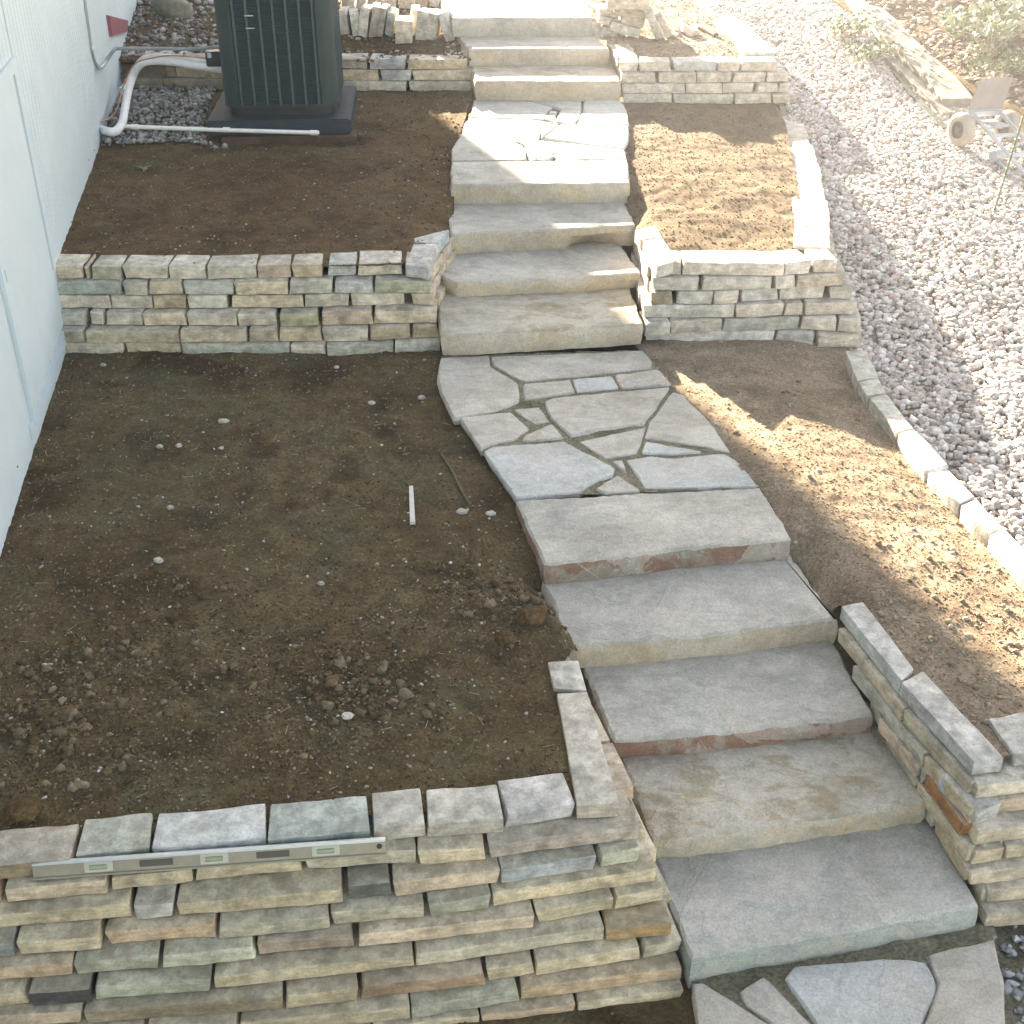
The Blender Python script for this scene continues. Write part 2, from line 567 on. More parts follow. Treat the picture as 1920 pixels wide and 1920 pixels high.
def scatter(name, pts, sizes, cols, mat, base=ICO1, flat=0.7, seed=1, smooth=None, angular=0.22, label=None):
    r = np.random.default_rng(seed)
    n = len(pts)
    bv, bf = base
    V = len(bv)
    P = np.repeat(bv[None], n, 0) * (1 + angular * r.standard_normal((n, V, 1)).clip(-1.6, 1.6))
    P *= np.stack([r.uniform(.8, 1.25, n), r.uniform(.65, 1.0, n), flat * r.uniform(.7, 1.15, n)], 1)[:, None]
    # random tilt then spin
    a, t = r.uniform(0, 2 * np.pi, n), r.normal(0, 0.35, n)
    ca, sa, ct, stt = np.cos(a), np.sin(a), np.cos(t), np.sin(t)
    y, z = P[..., 1] * ct[:, None] - P[..., 2] * stt[:, None], P[..., 1] * stt[:, None] + P[..., 2] * ct[:, None]
    x = P[..., 0]
    P = np.stack([x * ca[:, None] - y * sa[:, None], x * sa[:, None] + y * ca[:, None], z], -1)
    P = P * np.asarray(sizes)[:, None, None] + np.asarray(pts)[:, None, :]
    Fc = (bf[None] + (np.arange(n) * V)[:, None, None]).reshape(-1, 3)
    me = bpy.data.meshes.new(name)
    me.vertices.add(n * V)
    me.vertices.foreach_set("co", P.reshape(-1).astype(np.float32))
    me.loops.add(len(Fc) * 3)
    me.loops.foreach_set("vertex_index", Fc.reshape(-1).astype(np.int32))
    me.polygons.add(len(Fc))
    me.polygons.foreach_set("loop_start", np.arange(0, len(Fc) * 3, 3, dtype=np.int32))
    me.polygons.foreach_set("loop_total", np.full(len(Fc), 3, dtype=np.int32))
    if smooth: me.polygons.foreach_set("use_smooth", np.ones(len(Fc), bool))
    me.update()
    me.validate()
    ca_ = me.color_attributes.new("tone", 'FLOAT_COLOR', 'POINT')
    cc = np.concatenate([np.repeat(np.asarray(cols), V, 0), np.ones((n * V, 1))], 1)
    ca_.data.foreach_set("color", cc.reshape(-1).astype(np.float32))
    me.materials.append(mat)
    o = bpy.data.objects.new(name, me)
    C.objects.link(o)
    return tag(o, label=label, kind='stuff')


def sample_poly(poly, n, r, dens=None):
    xs = [p[0] for p in poly]; ys = [p[1] for p in poly]
    out = np.zeros((0, 2))
    while len(out) < n:
        q = np.stack([r.uniform(min(xs), max(xs), n), r.uniform(min(ys), max(ys), n)], 1)
        k = inside(q[:, 0], q[:, 1], poly)
        q = q[k]
        if dens is not None:
            w = np.array([dens(*p) for p in q])
            q = q[r.uniform(0, 1, len(q)) < w]
        out = np.concatenate([out, q])
    return out[:n]


def palette(cols, n, r, var=0.15, w=None):
    c = np.array(cols)[r.choice(len(cols), n, p=w)]
    return (c * (1 + var * r.standard_normal((n, 1)))).clip(0.01, 0.9)


# ------------------------------------------------------------------ hewn stones
def hewn(c8, r=0.010, amp=0.006, seg=0.07, seed=0.0):
    """rough block between 8 corners c8[x][y][z] (x along, y into the wall, z up), edges worn by about r"""
    c = [[[Vector(c8[x][y][z]) for z in (0, 1)] for y in (0, 1)] for x in (0, 1)]
    L = (c[1][0][0] - c[0][0][0]).length
    D = (c[0][1][0] - c[0][0][0]).length
    H = max(0.02, (c[0][0][1] - c[0][0][0]).length)
    def marks(d, s):
        e = min(0.3, r / d)
        m = max(1, int(round(d / s)))
        return [0, e] + [e + (1 - 2 * e) * k / m for k in range(1, m)] + [1 - e, 1]
    r = min(r, .007)
    A, B, Z = marks(L, seg), marks(D, 0.14), marks(H, 0.09)
    na, nb, nz = len(A) - 1, len(B) - 1, len(Z) - 1
    ids, vs_ = {}, []
    ea, eb, ez = A[1], B[1], Z[1]
    def tri(a, b, z):
        p = Vector((0, 0, 0))
        for i, wa in ((0, 1 - a), (1, a)):
            for j, wb in ((0, 1 - b), (1, b)):
                for k, wz in ((0, 1 - z), (1, z)):
                    p += c[i][j][k] * (wa * wb * wz)
        return p
    def vid(i, j, k):
        if (i, j, k) in ids: return ids[(i, j, k)]
        a, b, z = A[i], B[j], Z[k]
        xa, xb, xz = i in (0, na), j in (0, nb), k in (0, nz)
        cnt = xa + xb + xz
        p0 = tri(a, b, z)
        if cnt >= 2:
            w = (0.28 if cnt == 2 else 0.4) * (0.6 + 1.1 * noise.noise(p0 * 23 + Vector((seed, 0, 0))) ** 2 * 4)
            w = min(w, 0.9)
            if xa: a = ea * w if i == 0 else 1 - ea * w
            if xb: b = eb * w if j == 0 else 1 - eb * w
            if xz: z = ez * w if k == 0 else 1 - ez * w
        p = tri(a, b, z)
        q = p * 9 + Vector((seed, seed * 0.7, 0))
        p = p + noise.noise_vector(q) * amp + noise.noise_vector(q * 3.1) * amp * 0.45
        ids[(i, j, k)] = len(vs_)
        vs_.append(p)
        return ids[(i, j, k)]
    fs = []
    for i in range(na):
        for j in range(nb):
            fs.append((vid(i, j, nz), vid(i + 1, j, nz), vid(i + 1, j + 1, nz), vid(i, j + 1, nz)))
            fs.append((vid(i, j, 0), vid(i, j + 1, 0), vid(i + 1, j + 1, 0), vid(i + 1, j, 0)))
        for k in range(nz):
            fs.append((vid(i, 0, k), vid(i + 1, 0, k), vid(i + 1, 0, k + 1), vid(i, 0, k + 1)))
            fs.append((vid(i, nb, k), vid(i, nb, k + 1), vid(i + 1, nb, k + 1), vid(i + 1, nb, k)))
    for j in range(nb):
        for k in range(nz):
            fs.append((vid(0, j, k), vid(0, j, k + 1), vid(0, j + 1, k + 1), vid(0, j + 1, k)))
            fs.append((vid(na, j, k), vid(na, j + 1, k), vid(na, j + 1, k + 1), vid(na, j, k + 1)))
    # consistent outward winding
    m = sum(vs_, Vector()) / len(vs_)
    f = fs[2 * 0]
    e = (c[1][0][0] - c[0][0][0]).cross(c[0][1][0] - c[0][0][0]).dot(c[0][0][1] - c[0][0][0])
    if e < 0: fs = [g[::-1] for g in fs]
    return vs_, fs


def add_stone(parent, c8, color, mat, r=0.012, amp=0.0045, seg=0.07, name='stone'):
    v, f = hewn(c8, r, amp, seg, rng.uniform(0, 99))
    return mesh_obj(name, v, f, mat, parent, smooth=27, color=color)


PAL = [((0.564, 0.476, 0.353), 5), ((0.529, 0.448, 0.342), 4), ((0.552, 0.493, 0.401), 4), ((0.494, 0.47, 0.396), 3), ((0.609, 0.543, 0.449), 3), ((0.483, 0.392, 0.273), 2), ((0.471, 0.465, 0.407), 1.0), ((0.54, 0.414, 0.321), 1)]
PALW = [((0.567, 0.509, 0.443), 4), ((0.535, 0.483, 0.422), 4), ((0.524, 0.457, 0.381), 3), ((0.503, 0.483, 0.433), 3), ((0.482, 0.436, 0.355), 1.5), ((0.578, 0.546, 0.52), 1.2)]
PALA = [((0.585, 0.486, 0.339), 5), ((0.538, 0.452, 0.318), 4), ((0.55, 0.492, 0.376), 3), ((0.48, 0.469, 0.366), 2.5), ((0.608, 0.486, 0.36), 1.5), ((0.526, 0.384, 0.26), 1.5)]


def pick(pal):
    c = rng.choices([p[0] for p in pal], [p[1] for p in pal])[0]
    k = rng.uniform(0.88, 1.1)
    return tuple(x * k for x in c)


def poly_at(line, u):
    """v (and slope) of a photo polyline at u; works along its longer axis"""
    for (u0, v0), (u1, v1) in zip(line, line[1:]):
        if u <= u1 or (u1, v1) == line[-1]:
            t = (u - u0) / (u1 - u0)
            return v0 + t * (v1 - v0)


def lay_course(parent, P, joints, z0, z1, depth, pal, mat, special=None, flip=1, gap=0.0045, lean=0.0, out=0.0, rr=0.012):
    """P: world polyline (list of Vector) of the lower front edge; joints: distances along it"""
    seglen = [(b - a).length for a, b in zip(P, P[1:])]
    def walk(s):
        s0 = s
        for k, L in enumerate(seglen):
            if s <= L or k == len(seglen) - 1:
                d = (P[k + 1] - P[k]).normalized()
                return P[k] + d * s
            s -= L
    for k, (a, b) in enumerate(zip(joints, joints[1:])):
        if isinstance(a, tuple): a = a[1]
        bb = b[0] if isinstance(b, tuple) else b
        A, B = walk(a + gap * rng.uniform(.3, 1)), walk(bb - gap * rng.uniform(.3, 1))
        d = (B - A); d.z = 0
        if d.length < 0.02: continue
        d.normalize()
        n = Vector((-d.y, d.x, 0)) * flip                     # into the wall
        j = rng.uniform(-0.012, 0.012) - out
        A = A + n * j; B = B + n * (j + rng.uniform(-0.006, 0.006))
        zb0, zb1 = z0 + rng.uniform(0.0, 0.003), z0 + rng.uniform(0.0, 0.003)
        zt0, zt1 = z1 - rng.uniform(-0.001, 0.007), z1 - rng.uniform(-0.001, 0.007)
        dd = depth * rng.uniform(0.92, 1.06)
        sk0, sk1 = rng.uniform(-0.016, 0.016), rng.uniform(-0.016, 0.016)
        def c(p, z, y, sk):
            q = p + n * (y + (lean if z > (z0 + z1) / 2 and y == 0 else 0)) + d * sk
            return Vector((q.x, q.y, z))
        e = 0.3
        c8 = [[[c(A, zb0, 0, max(0, -sk0)), c(A, zt0, 0, max(0, sk0))], [c(A, zb0, dd, 0.008), c(A, zt0, dd, 0.008)]],
              [[c(B, zb1, 0, -max(0, sk1)), c(B, zt1, 0, -max(0, -sk1))], [c(B, zb1, dd, -0.008), c(B, zt1, dd, -0.008)]]]
        col = pick(pal)
        if special and k in special: col = special[k]
        add_stone(parent, c8, col, mat, r=rr)


def course_px(parent, line, us, z0, z1, depth, pal, mat, special=None, **kw):
    """a course whose lower front edge follows the photo polyline `line` on the level z0, joints at photo columns us"""
    us = [u if isinstance(u, tuple) else (u, u) for u in us]
    allu = sorted({x for u in us for x in u})
    P = [at(u, poly_at(line, u), z0) for u in allu]
    dist = [0.0]
    for a, b in zip(P, P[1:]): dist.append(dist[-1] + (b - a).length)
    D = dict(zip(allu, dist))
    lay_course(parent, P, [(D[a], D[b]) for a, b in us], z0, z1, depth, pal, mat, special, **kw)


def auto_joints(L, lo, hi, start=0.0):
    out = [start]
    while out[-1] < L - lo * 0.8:
        out.append(min(L, out[-1] + rng.uniform(lo, hi)))
    out[-1] = L
    return out


def fill_part(parent, ring, z0, z1):
    """the earth packed behind the stones"""
    n = len(ring)
    v = [(p[0], p[1], z0) for p in ring] + [(p[0], p[1], z1) for p in ring]
    f = [tuple(range(n, 2 * n))] + [(i, (i + 1) % n, n + (i + 1) % n, n + i) for i in range(n)]
    mesh_obj('fill', v, f, FILL, parent)


WG = 'dry stacked sandstone retaining walls'


# ------------------------------------------------------------------ slabs and flagstones
def slab_geo(outline, ztop, thick, jit=0.008, inset=0.014, step=0.035, seed=0.0, drop=0.007, under=0.006, cut=None):
    pts = [Vector((p[0], p[1], 0)) for p in outline]
    area = sum(a.x * b.y - b.x * a.y for a, b in zip(pts, pts[1:] + pts[:1]))
    if area < 0: pts = pts[::-1]
    ring = []
    for a, b in zip(pts, pts[1:] + pts[:1]):
        m = max(1, int((b - a).length / step))
        for k in range(m): ring.append(a.lerp(b, k / m))
    n = len(ring)
    # soften the corners a little
    ring = [ring[i] * 0.8 + (ring[i - 1] + ring[(i + 1) % n]) * 0.1 for i in range(n)]
    nor = []
    for i in range(n):
        t = ring[(i + 1) % n] - ring[i - 1]
        nor.append(Vector((t.y, -t.x, 0)).normalized())
    def off(i, s, a): return a * noise.fractal(ring[i] * s + Vector((seed, 0, seed)), 1.0, 2.0, 4)
    v = []
    for i in range(n):
        p = ring[i] + nor[i] * (off(i, 6, jit) - inset * (0.35 + 0.9 * abs(off(i, 13, 1)) + 0.9 * abs(off(i, 37, 1))))
        v.append((p.x, p.y, ztop))
    for i in range(n):
        p = ring[i] + nor[i] * off(i, 6, jit)
        v.append((p.x, p.y, ztop - drop * (0.4 + 1.2 * abs(off(i, 9, 1)) + 1.1 * abs(off(i, 31, 1)))))
    for k, zf in enumerate((0.35, 0.7, 1.0)):
        for i in range(n):
            q = ring[i] + Vector((0, 0, -thick * zf))
            w = noise.fractal(q * 8 + Vector((seed, 0, 0)), 1.0, 2.0, 4) * jit * 1.1 + (0.006 if k == 0 else 0.003 if k == 1 else -under)
            if cut and nor[i].y < -.5 and k >= 1:
                t = (ring[i].x - cut[0]) / (cut[1] - cut[0])
                if 0 < t < 1: w -= cut[2] * math.sin(math.pi * t ** .8) * (1 if k == 2 else .35 + .65 * t)
            p = ring[i] + nor[i] * w
            v.append((p.x, p.y, ztop - thick * zf))
    f = [tuple(range(n))]
    for r_ in range(4):
        for i in range(n):
            j = (i + 1) % n
            f.append((r_ * n + i, (r_ + 1) * n + i, (r_ + 1) * n + j, r_ * n + j))
    fm = [0] + [0] * n + [1] * (3 * n)
    return v, f, fm


def slab(name, outline, ztop, thick, mats, parent=None, **kw):
    v, f, fm = slab_geo(outline, ztop, thick, seed=rng.uniform(0, 50), **kw)
    return mesh_obj(name, v, f, mats, parent, smooth=30, fm=fm)


# ================================================================== THE SETTING
def ground_z(x, y):
    return gz(y) - 0.55 - (0.35 if y < 8 else 0)


gv, gf = [], []
GX = [-60, -30, -15, -8, -4, 0, 4, 8, 15, 30, 60]
GY = [-60, -30, -10, -3, 0, 3, 5, 8, 10, 12.3, 14.5, 17, 20, 30, 40, 60, 90]
for y in GY:
    for x in GX: gv.append((x, y, ground_z(x, y)))
for j in range(len(GY) - 1):
    for i in range(len(GX) - 1):
        a = j * len(GX) + i
        gf.append((a, a + 1, a + 1 + len(GX), a + len(GX)))
tag(mesh_obj('ground', gv, gf, SOIL_R, smooth=180, loc=(0, 0, 0)), kind='structure')

HZ = [0.14, 0.27, 0.38, 0.52, 0.65, 0.80, 0.91, 1.07, 1.23, 1.41, 1.57, 1.75]     # step levels


def P2(lst, z): return [at(u, v, z) for u, v in lst]


def shift(ps, dx=0, dy=0): return [Vector((p.x + dx, p.y + dy, p.z)) for p in ps]


# soil in the beds
poly_left = [(wall_x(3.25) - .08, 3.25), (-1.98, 3.40), (-0.55, 3.57), (0.15, 3.62), (0.30, 3.62)] \
    + shift(P2([(1082, 1511), (1050, 1310), (1030, 1240)], .58), .07) + shift(P2([(1072, 1215), (1020, 1094)], .52) + P2([(1020, 1056), (967, 937), (905, 840), (862, 780), (826, 725), (822, 660)], .65), .03) \
    + [(-0.42, 8.1), (wall_x(8.1) - .08, 8.1)]
heightfield('soil', poly_left, h_left, 0.022, SOIL_L)
poly_up = [(wall_x(8.06) - .08, 8.12)] + [(-0.75, 8.12), (-0.62, 8.5), (-0.46, 8.9)] + shift(P2([(846, 388), (848, 345), (846, 303), (868, 240), (886, 188)], 1.13), .02) + [(-0.4, 12.78), (wall_x(12.78) - .08, 12.78)]
heightfield('soil', poly_up, h_upper, 0.03, SOIL_U)
poly_rlow = shift(P2([(1592, 1136), (1572, 1145), (1482, 1044)], .52) + P2([(1482, 1010), (1426, 912), (1368, 830), (1298, 750), (1258, 706), (1225, 660)], .65), -.045) + [(0.8, 8.12), (2.42, 8.12)] \
    + P2([(1605, 660), (1640, 725), (1690, 810), (1755, 885), (1815, 945), (1865, 1000), (1920, 1055)], .66) + [(3.6, 4.6), (3.6, 3.84), (2.4, 3.84)] + P2([(1900, 1408), (1858, 1424), (1702, 1264), (1600, 1136)], .63)
heightfield('soil', poly_rlow, h_rlow, 0.02, SOIL_R)
poly_rmid = [(0.90, 9.5), (0.93, 10.5), (0.99, 12.3), (2.5, 12.3)] + shift(P2([(1462, 235), (1470, 280), (1480, 325), (1490, 380), (1505, 440), (1520, 486)], 1.15), .05) + [(2.0, 8.2), (1.1, 8.2), (1.02, 8.6), (0.92, 9.05)]
heightfield('soil', poly_rmid, h_rmid, 0.026, SOIL_M)
poly_rtop = [(1.02, 12.4), (0.98, 13.3), (0.84, 14.0), (0.80, 16.5), (1.75, 16.5)] + shift(P2([(1290, 2), (1335, 35), (1372, 66), (1402, 106)], 1.56), .06) + [(2.2, 12.4)]
heightfield('soil', poly_rtop, h_rtop, 0.032, SOIL_R)
poly_ltop = [(wall_x(12.76) - .08, 12.74), (-0.40, 12.74), (-0.40, 16.5), (wall_x(16.5) - .08, 16.5)]
heightfield('soil', poly_ltop, h_ltop, 0.035, SOIL_U)
poly_low = [(-2.5, 1.8), (1.2, 1.8), (1.2, 2.9), (0.9, 3.3), (-2.4, 3.1)]
heightfield('soil', poly_low, h_low, 0.02, SOIL_L)
poly_grav = [(3.6, 4.0), (3.0, 4.8), (2.75, 5.5), (2.5, 6.8), (2.3, 7.9), (2.2, 8.4), (2.55, 12.2), (2.0, 15.5), (1.9, 17.5), (3.2, 17.5), (3.5, 15.8), (4.2, 13.0), (4.9, 11.2), (6.2, 9.5), (6.2, 4.2)]
heightfield('gravel_bed', poly_grav, lambda x, y: h_gravel(x, y) - 0.010, 0.06, GRAVEL_DUST)
poly_bank = [(3.3, 17.5), (3.45, 15.6), (4.1, 12.9), (4.75, 11.0), (6.0, 9.3), (11, 9.3), (11, 17.5)]
heightfield('bank', poly_bank, h_bank, 0.07, SOIL_U)
heightfield('gravel_bed', [(1.8, 1.8), (4, 1.8), (4, 3.75), (1.9, 3.6)], lambda x, y: -0.05 + 0.01 * fbm(x, y, 3), 0.05, MORTAR)

# ================================================================== HOUSE
hn = Vector((1, 0.165, 0)).normalized()


def hw(y, z, off=0.0): return Vector((wall_x(y), y, z)) + hn * off


house = empty('house', hw(8, 0.5), 'white painted house wall with grooved siding and a flush door beside the beds', 'house')
m = MB()
y0, y1, zt = -3.0, 24.7, 9.2
a, b_ = hw(y0, -0.6), hw(y1, -0.6)
back = -hn * 8
m.add([a, b_, b_ + back, a + back] + [p + Vector((0, 0, zt + .6)) for p in (a, b_, b_ + back, a + back)],
      [(0, 4, 5, 1), (1, 5, 6, 2), (2, 6, 7, 3), (3, 7, 4, 0), (4, 7, 6, 5)])
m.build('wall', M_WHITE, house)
m = MB()
ax = (b_ - a).normalized()
ra, rb = a + Vector((0, 0, zt + .6)) - ax * .1 + hn * .12, b_ + Vector((0, 0, zt + .6)) + hn * .12
rc, rd = rb + back - hn * .24, ra + back - hn * .24
rm0, rm1 = (ra + rd) / 2 + Vector((0, 0, 1.6)), (rb + rc) / 2 + Vector((0, 0, 1.6))
dz = Vector((0, 0, .12))
m.add([ra, rb, rm1, rm0, rd, rc] + [p + dz for p in (ra, rb, rm1, rm0, rd, rc)],
      [(6, 7, 8, 9), (9, 8, 11, 10), (0, 3, 2, 1), (3, 4, 5, 2), (0, 1, 7, 6), (5, 4, 10, 11), (0, 6, 9, 3), (3, 9, 10, 4), (1, 2, 8, 7), (2, 5, 11, 8)])
m.build('roof', mat_plain("shingles", (0.08, 0.075, 0.07), 0.9, 0.2), house)


def siding(name, ya, yb, za, zb, pitch=0.101, off=0.014):
    prof = []
    y = ya
    while y < yb - 0.03:
        e = min(yb, y + pitch)
        prof += [(y, off), (e - .012, off), (e - .010, off - .009), (e - .002, off - .009)]
        y = e
    prof = [(ya, 0.0)] + prof + [(yb, off), (yb, 0.0)]
    v = [hw(p[0], za, p[1]) for p in prof] + [hw(p[0], zb, p[1]) for p in prof]
    n = len(prof)
    f = [(i, n + i, n + i + 1, i + 1) for i in range(n - 1)] + [tuple(range(n))[::-1], tuple(range(n, 2 * n))]
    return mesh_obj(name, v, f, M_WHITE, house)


siding('siding', 8.03, 24.6, 1.36, 9.1)
siding('siding', -2.9, 8.0, 2.52, 9.1)


def board(name, ya, yb, za, zb, t=0.02, mat=M_TRIM):
    v = [hw(y, z, o) for y in (ya, yb) for o in (0.001, t) for z in (za, zb)]
    f = [(0, 1, 3, 2), (4, 6, 7, 5), (0, 4, 5, 1), (2, 3, 7, 6), (0, 2, 6, 4), (1, 5, 7, 3)]
    return mesh_obj(name, v, f, mat, house)


door = board('door', 6.74, 7.93, 0.79, 2.42, 0.012, M_WHITE)
board('door_trim', 6.58, 6.72, 0.71, 2.5, 0.026)
board('door_trim', 7.945, 8.02, 1.16, 2.5, 0.022)
board('door_trim', 6.58, 8.02, 2.435, 2.515, 0.03)
board('sill', 6.50, 7.92, 0.66, 0.755, 0.016)
m = MB(); m.box(hw(6.64, 1.62, .02), (0.012, .02, .07))
hg = m.build('hinge', mat_plain("hinge_steel", (.25, .27, .28), .5, .5, .6), house)
m = MB()
for u, v_ in ((176, 282), (165, 300), (133, 416), (92, 678), (95, 690), (74, 757), (32, 875), (160, 281)):
    p = onwall(u, v_, .004)
    m.lathe(p, hn, [(0, .006), (.006, .005), (.007, 0.0005)], 6)
tag(m.build('nail_head', mat_plain("nail", (.2, .2, .2), .6, .4), house), kind='stuff')

# things fixed to the house
q = [onwall(u, v_, .012) for u, v_ in ((198, 28), (236, 38), (235, 60), (204, 69))]
w = empty('wall_plaque', q[0], 'small maroon plaque fixed to the white house wall above the grey conduit', 'plaque')
cq = sum(q, Vector()) / 4
v = [p for p in q] + [cq + (p - cq) * .93 + hn * .03 for p in q]
mesh_obj('plate', v, [(4, 5, 6, 7)[::-1], (0, 1, 5, 4), (1, 2, 6, 5), (2, 3, 7, 6), (3, 0, 4, 7)], mat_plain("maroon", (.20, .045, .075), .5, .4), w)
m = MB(); p = q[1].lerp(q[2], .5); m.tube([p + hn * .01, p + hn * .03 + Vector((0.03, .02, -.02)), p + hn * .05 + Vector((.06, .05, -.05))], .009, 6)
m.build('spout', mat_plain("bronze", (.08, .07, .06), .5, .5), w)

# ================================================================== STEPS
GS = 'thick stone slab steps of the garden stairway'
STEPS = [
    # front edge left->right, back right, back left, top, side, label
    ([(1296, 1800), (1400, 1778), (1560, 1752), (1700, 1723), (1838, 1697)], (1747, 1535), (1226, 1608), BLUETOP, GREENSIDE, 'bottom step, a wide smooth blue-grey slab with a greenish rounded front'),
    ([(1226, 1570), (1340, 1562), (1500, 1540), (1640, 1518), (1738, 1503)], (1645, 1355), (1161, 1418), BROWNTOP, TAN, 'second step from the bottom, brown stained slab with a tan front face'),
    ([(1153, 1388), (1260, 1382), (1380, 1372), (1520, 1355), (1640, 1340)], (1562, 1200), (1092, 1250), GREYTOP, RED, 'third step from the bottom, grey flaked slab with a thin reddish brown front'),
    ([(1069, 1212), (1200, 1202), (1350, 1187), (1480, 1170), (1560, 1160), (1574, 1166)], (1484, 1042), (1018, 1092), GREYTOP, TAN, 'fourth step from the bottom, grey slab with a bright tan sawn front'),
    ([(1020, 1058), (1120, 1050), (1260, 1030), (1380, 1020), (1484, 1010)], (1425, 912), (967, 938), GREYTOP, RED, 'large grey slab with dark red front edge below the crazy paving'),
    ([(826, 628), (900, 626), (1030, 618), (1130, 612), (1206, 607)], (1182, 545), (821, 560), BROWNTOP, TAN, 'dusty brown step with tan front just above the crazy paving landing'),
    ([(824, 512), (832, 520), (857, 530), (960, 526), (1080, 521), (1200, 511)], (1166, 462), (849, 473), GREYTOP, TAN, 'grey step with cut off left front corner, second above the paving landing'),
    ([(844, 438), (930, 434), (1060, 429), (1130, 424), (1192, 422)], (1171, 377), (838, 385), GREYTOP, TAN, 'step with a dark chipped gash in its right front face'),
    ([(846, 346), (930, 345), (1060, 344), (1181, 343)], (1176, 300), (846, 303), GREYTOP, TAN, 'thick half sunlit step at the front of the white upper landing'),
    ([(891, 152), (980, 152), (1080, 153), (1164, 153)], (1150, 122), (882, 122), BROWNTOP, TAN, 'buff step rising at the back of the white upper landing'),
    ([(879, 92), (960, 91), (1060, 91), (1142, 91)], (1113, 64), (857, 64), GREYTOP, TAN, 'second step from the top, with a thin sunlit front lip'),
    ([(848, 34), (940, 33), (1030, 33), (1111, 33)], (1100, 2), (828, 2), GREYTOP, GREYTOP, 'topmost step, a fully sunlit white slab above a grey front'),
]
for i, (fr, br, bl, mt, ms, lab) in enumerate(STEPS):
    z = HZ[i]
    zb = HZ[i - 1] if i else 0.0
    o = P2(fr, z)
    B, A = at(*br, z), at(*bl, z)
    ext = 0.16 if i not in (4, 8) else 0.0
    o += [B, B + Vector((0, ext, 0)), A + Vector((0, ext, 0)), A] if ext else [B, A]
    s = slab('stone_step', o, z, z - zb + (0.004 if i else 0.06), (mt, ms), jit=0.011, inset=0.016, drop=0.012, step=0.03, cut=(.40, .84, .13) if i == 7 else None)
    tag(s, lab, 'step', GS)

# the notch under the right front of the eighth step: a thin wedge of shadowed broken stone
# ================================================================== PAVING
def paving(name, label, polys, z, thick, base_poly, deep=0.010):
    root = empty(name, at(*polys[0][0][0], z), label, 'paving')
    for pl, mt in polys:
        slab('flagstone', P2(pl, z), z + rng.uniform(-.004, .006), thick, (mt, mt), root, jit=0.007, inset=0.007, drop=0.006, step=0.03)
    bp = P2(base_poly, z - .016)
    n = len(bp)
    xs = [p.x for p in bp]; ys = [p.y for p in bp]
    st = 0.02
    X = np.arange(min(xs), max(xs), st); Y = np.arange(min(ys), max(ys), st)
    cx, cy = np.meshgrid(X, Y)
    k = inside(cx + st / 2, cy + st / 2, bp)
    ids, vs_, fs = {}, [], []
    def vid(a, b):
        if (a, b) not in ids:
            ids[(a, b)] = len(vs_)
            x, y = min(xs) + a * st, min(ys) + b * st
            vs_.append((x, y, z - deep + 0.005 * fbm(x, y, 9, 3, 4)))
        return ids[(a, b)]
    for b, a in zip(*np.nonzero(k)): fs.append((vid(a, b), vid(a + 1, b), vid(a + 1, b + 1), vid(a, b + 1)))
    mesh_obj('joint_filling', vs_, fs, MORTAR, root, smooth=180)
    return root


def c5(*p): return [(700 + x / 2.4, 600 + y / 2.4) for x, y in p]


paving('flagstone_path', 'crazy paving landing of pale irregular flagstones with wide earthy joints between the two flights', [
    (c5((305, 170), (520, 160), (523, 207), (650, 283), (655, 368), (540, 413), (362, 440), (300, 310), (290, 250)), FLAG),
    (c5((532, 163), (1215, 135), (1258, 185), (1250, 218), (690, 273), (655, 262), (542, 203)), FLAG),
    (c5((675, 287), (888, 270), (908, 325), (682, 357)), FLAG),
    (c5((898, 268), (1073, 252), (1103, 304), (917, 326)), FLAGP),
    (c5((1092, 250), (1280, 225), (1340, 290), (1117, 306)), FLAG),
    (c5((770, 368), (805, 352), (1333, 304), (1215, 468), (1030, 490), (890, 523), (800, 440)), FLAG),
    (c5((1347, 322), (1390, 332), (1520, 460), (1612, 600), (1500, 568), (1222, 530), (1243, 460)), FLAG),
    (c5((390, 437), (618, 412), (705, 490), (630, 538), (590, 543), (485, 578)), FLAG),
    (c5((633, 400), (745, 391), (792, 455), (722, 468)), FLAG),
    (c5((668, 545), (692, 515), (805, 467), (856, 530)), FLAG),
    (c5((497, 590), (535, 570), (860, 547), (1088, 665), (1078, 700), (960, 743), (930, 773), (640, 797)), FLAGP),
    (c5((922, 545), (1228, 477), (1190, 598), (1042, 618)), FLAG),
    (c5((1228, 547), (1478, 593), (1350, 603), (1212, 598)), FLAGP),
    (c5((1140, 630), (1250, 612), (1350, 622), (1578, 600), (1650, 640), (1730, 750), (1600, 748), (1220, 753)), FLAGP),
    (c5((1075, 635), (1123, 630), (1138, 688)), FLAG),
    (c5((1000, 760), (1098, 697), (1200, 768), (1050, 778)), FLAG),
], 0.65, 0.055, c5((310, 165), (1215, 138), (1340, 290), (1520, 460), (1612, 600), (1728, 755), (645, 805), (395, 440), (305, 300)))


def c8(*p): return [(820 + x / 4.8, 150 + y / 4.8) for x, y in p]


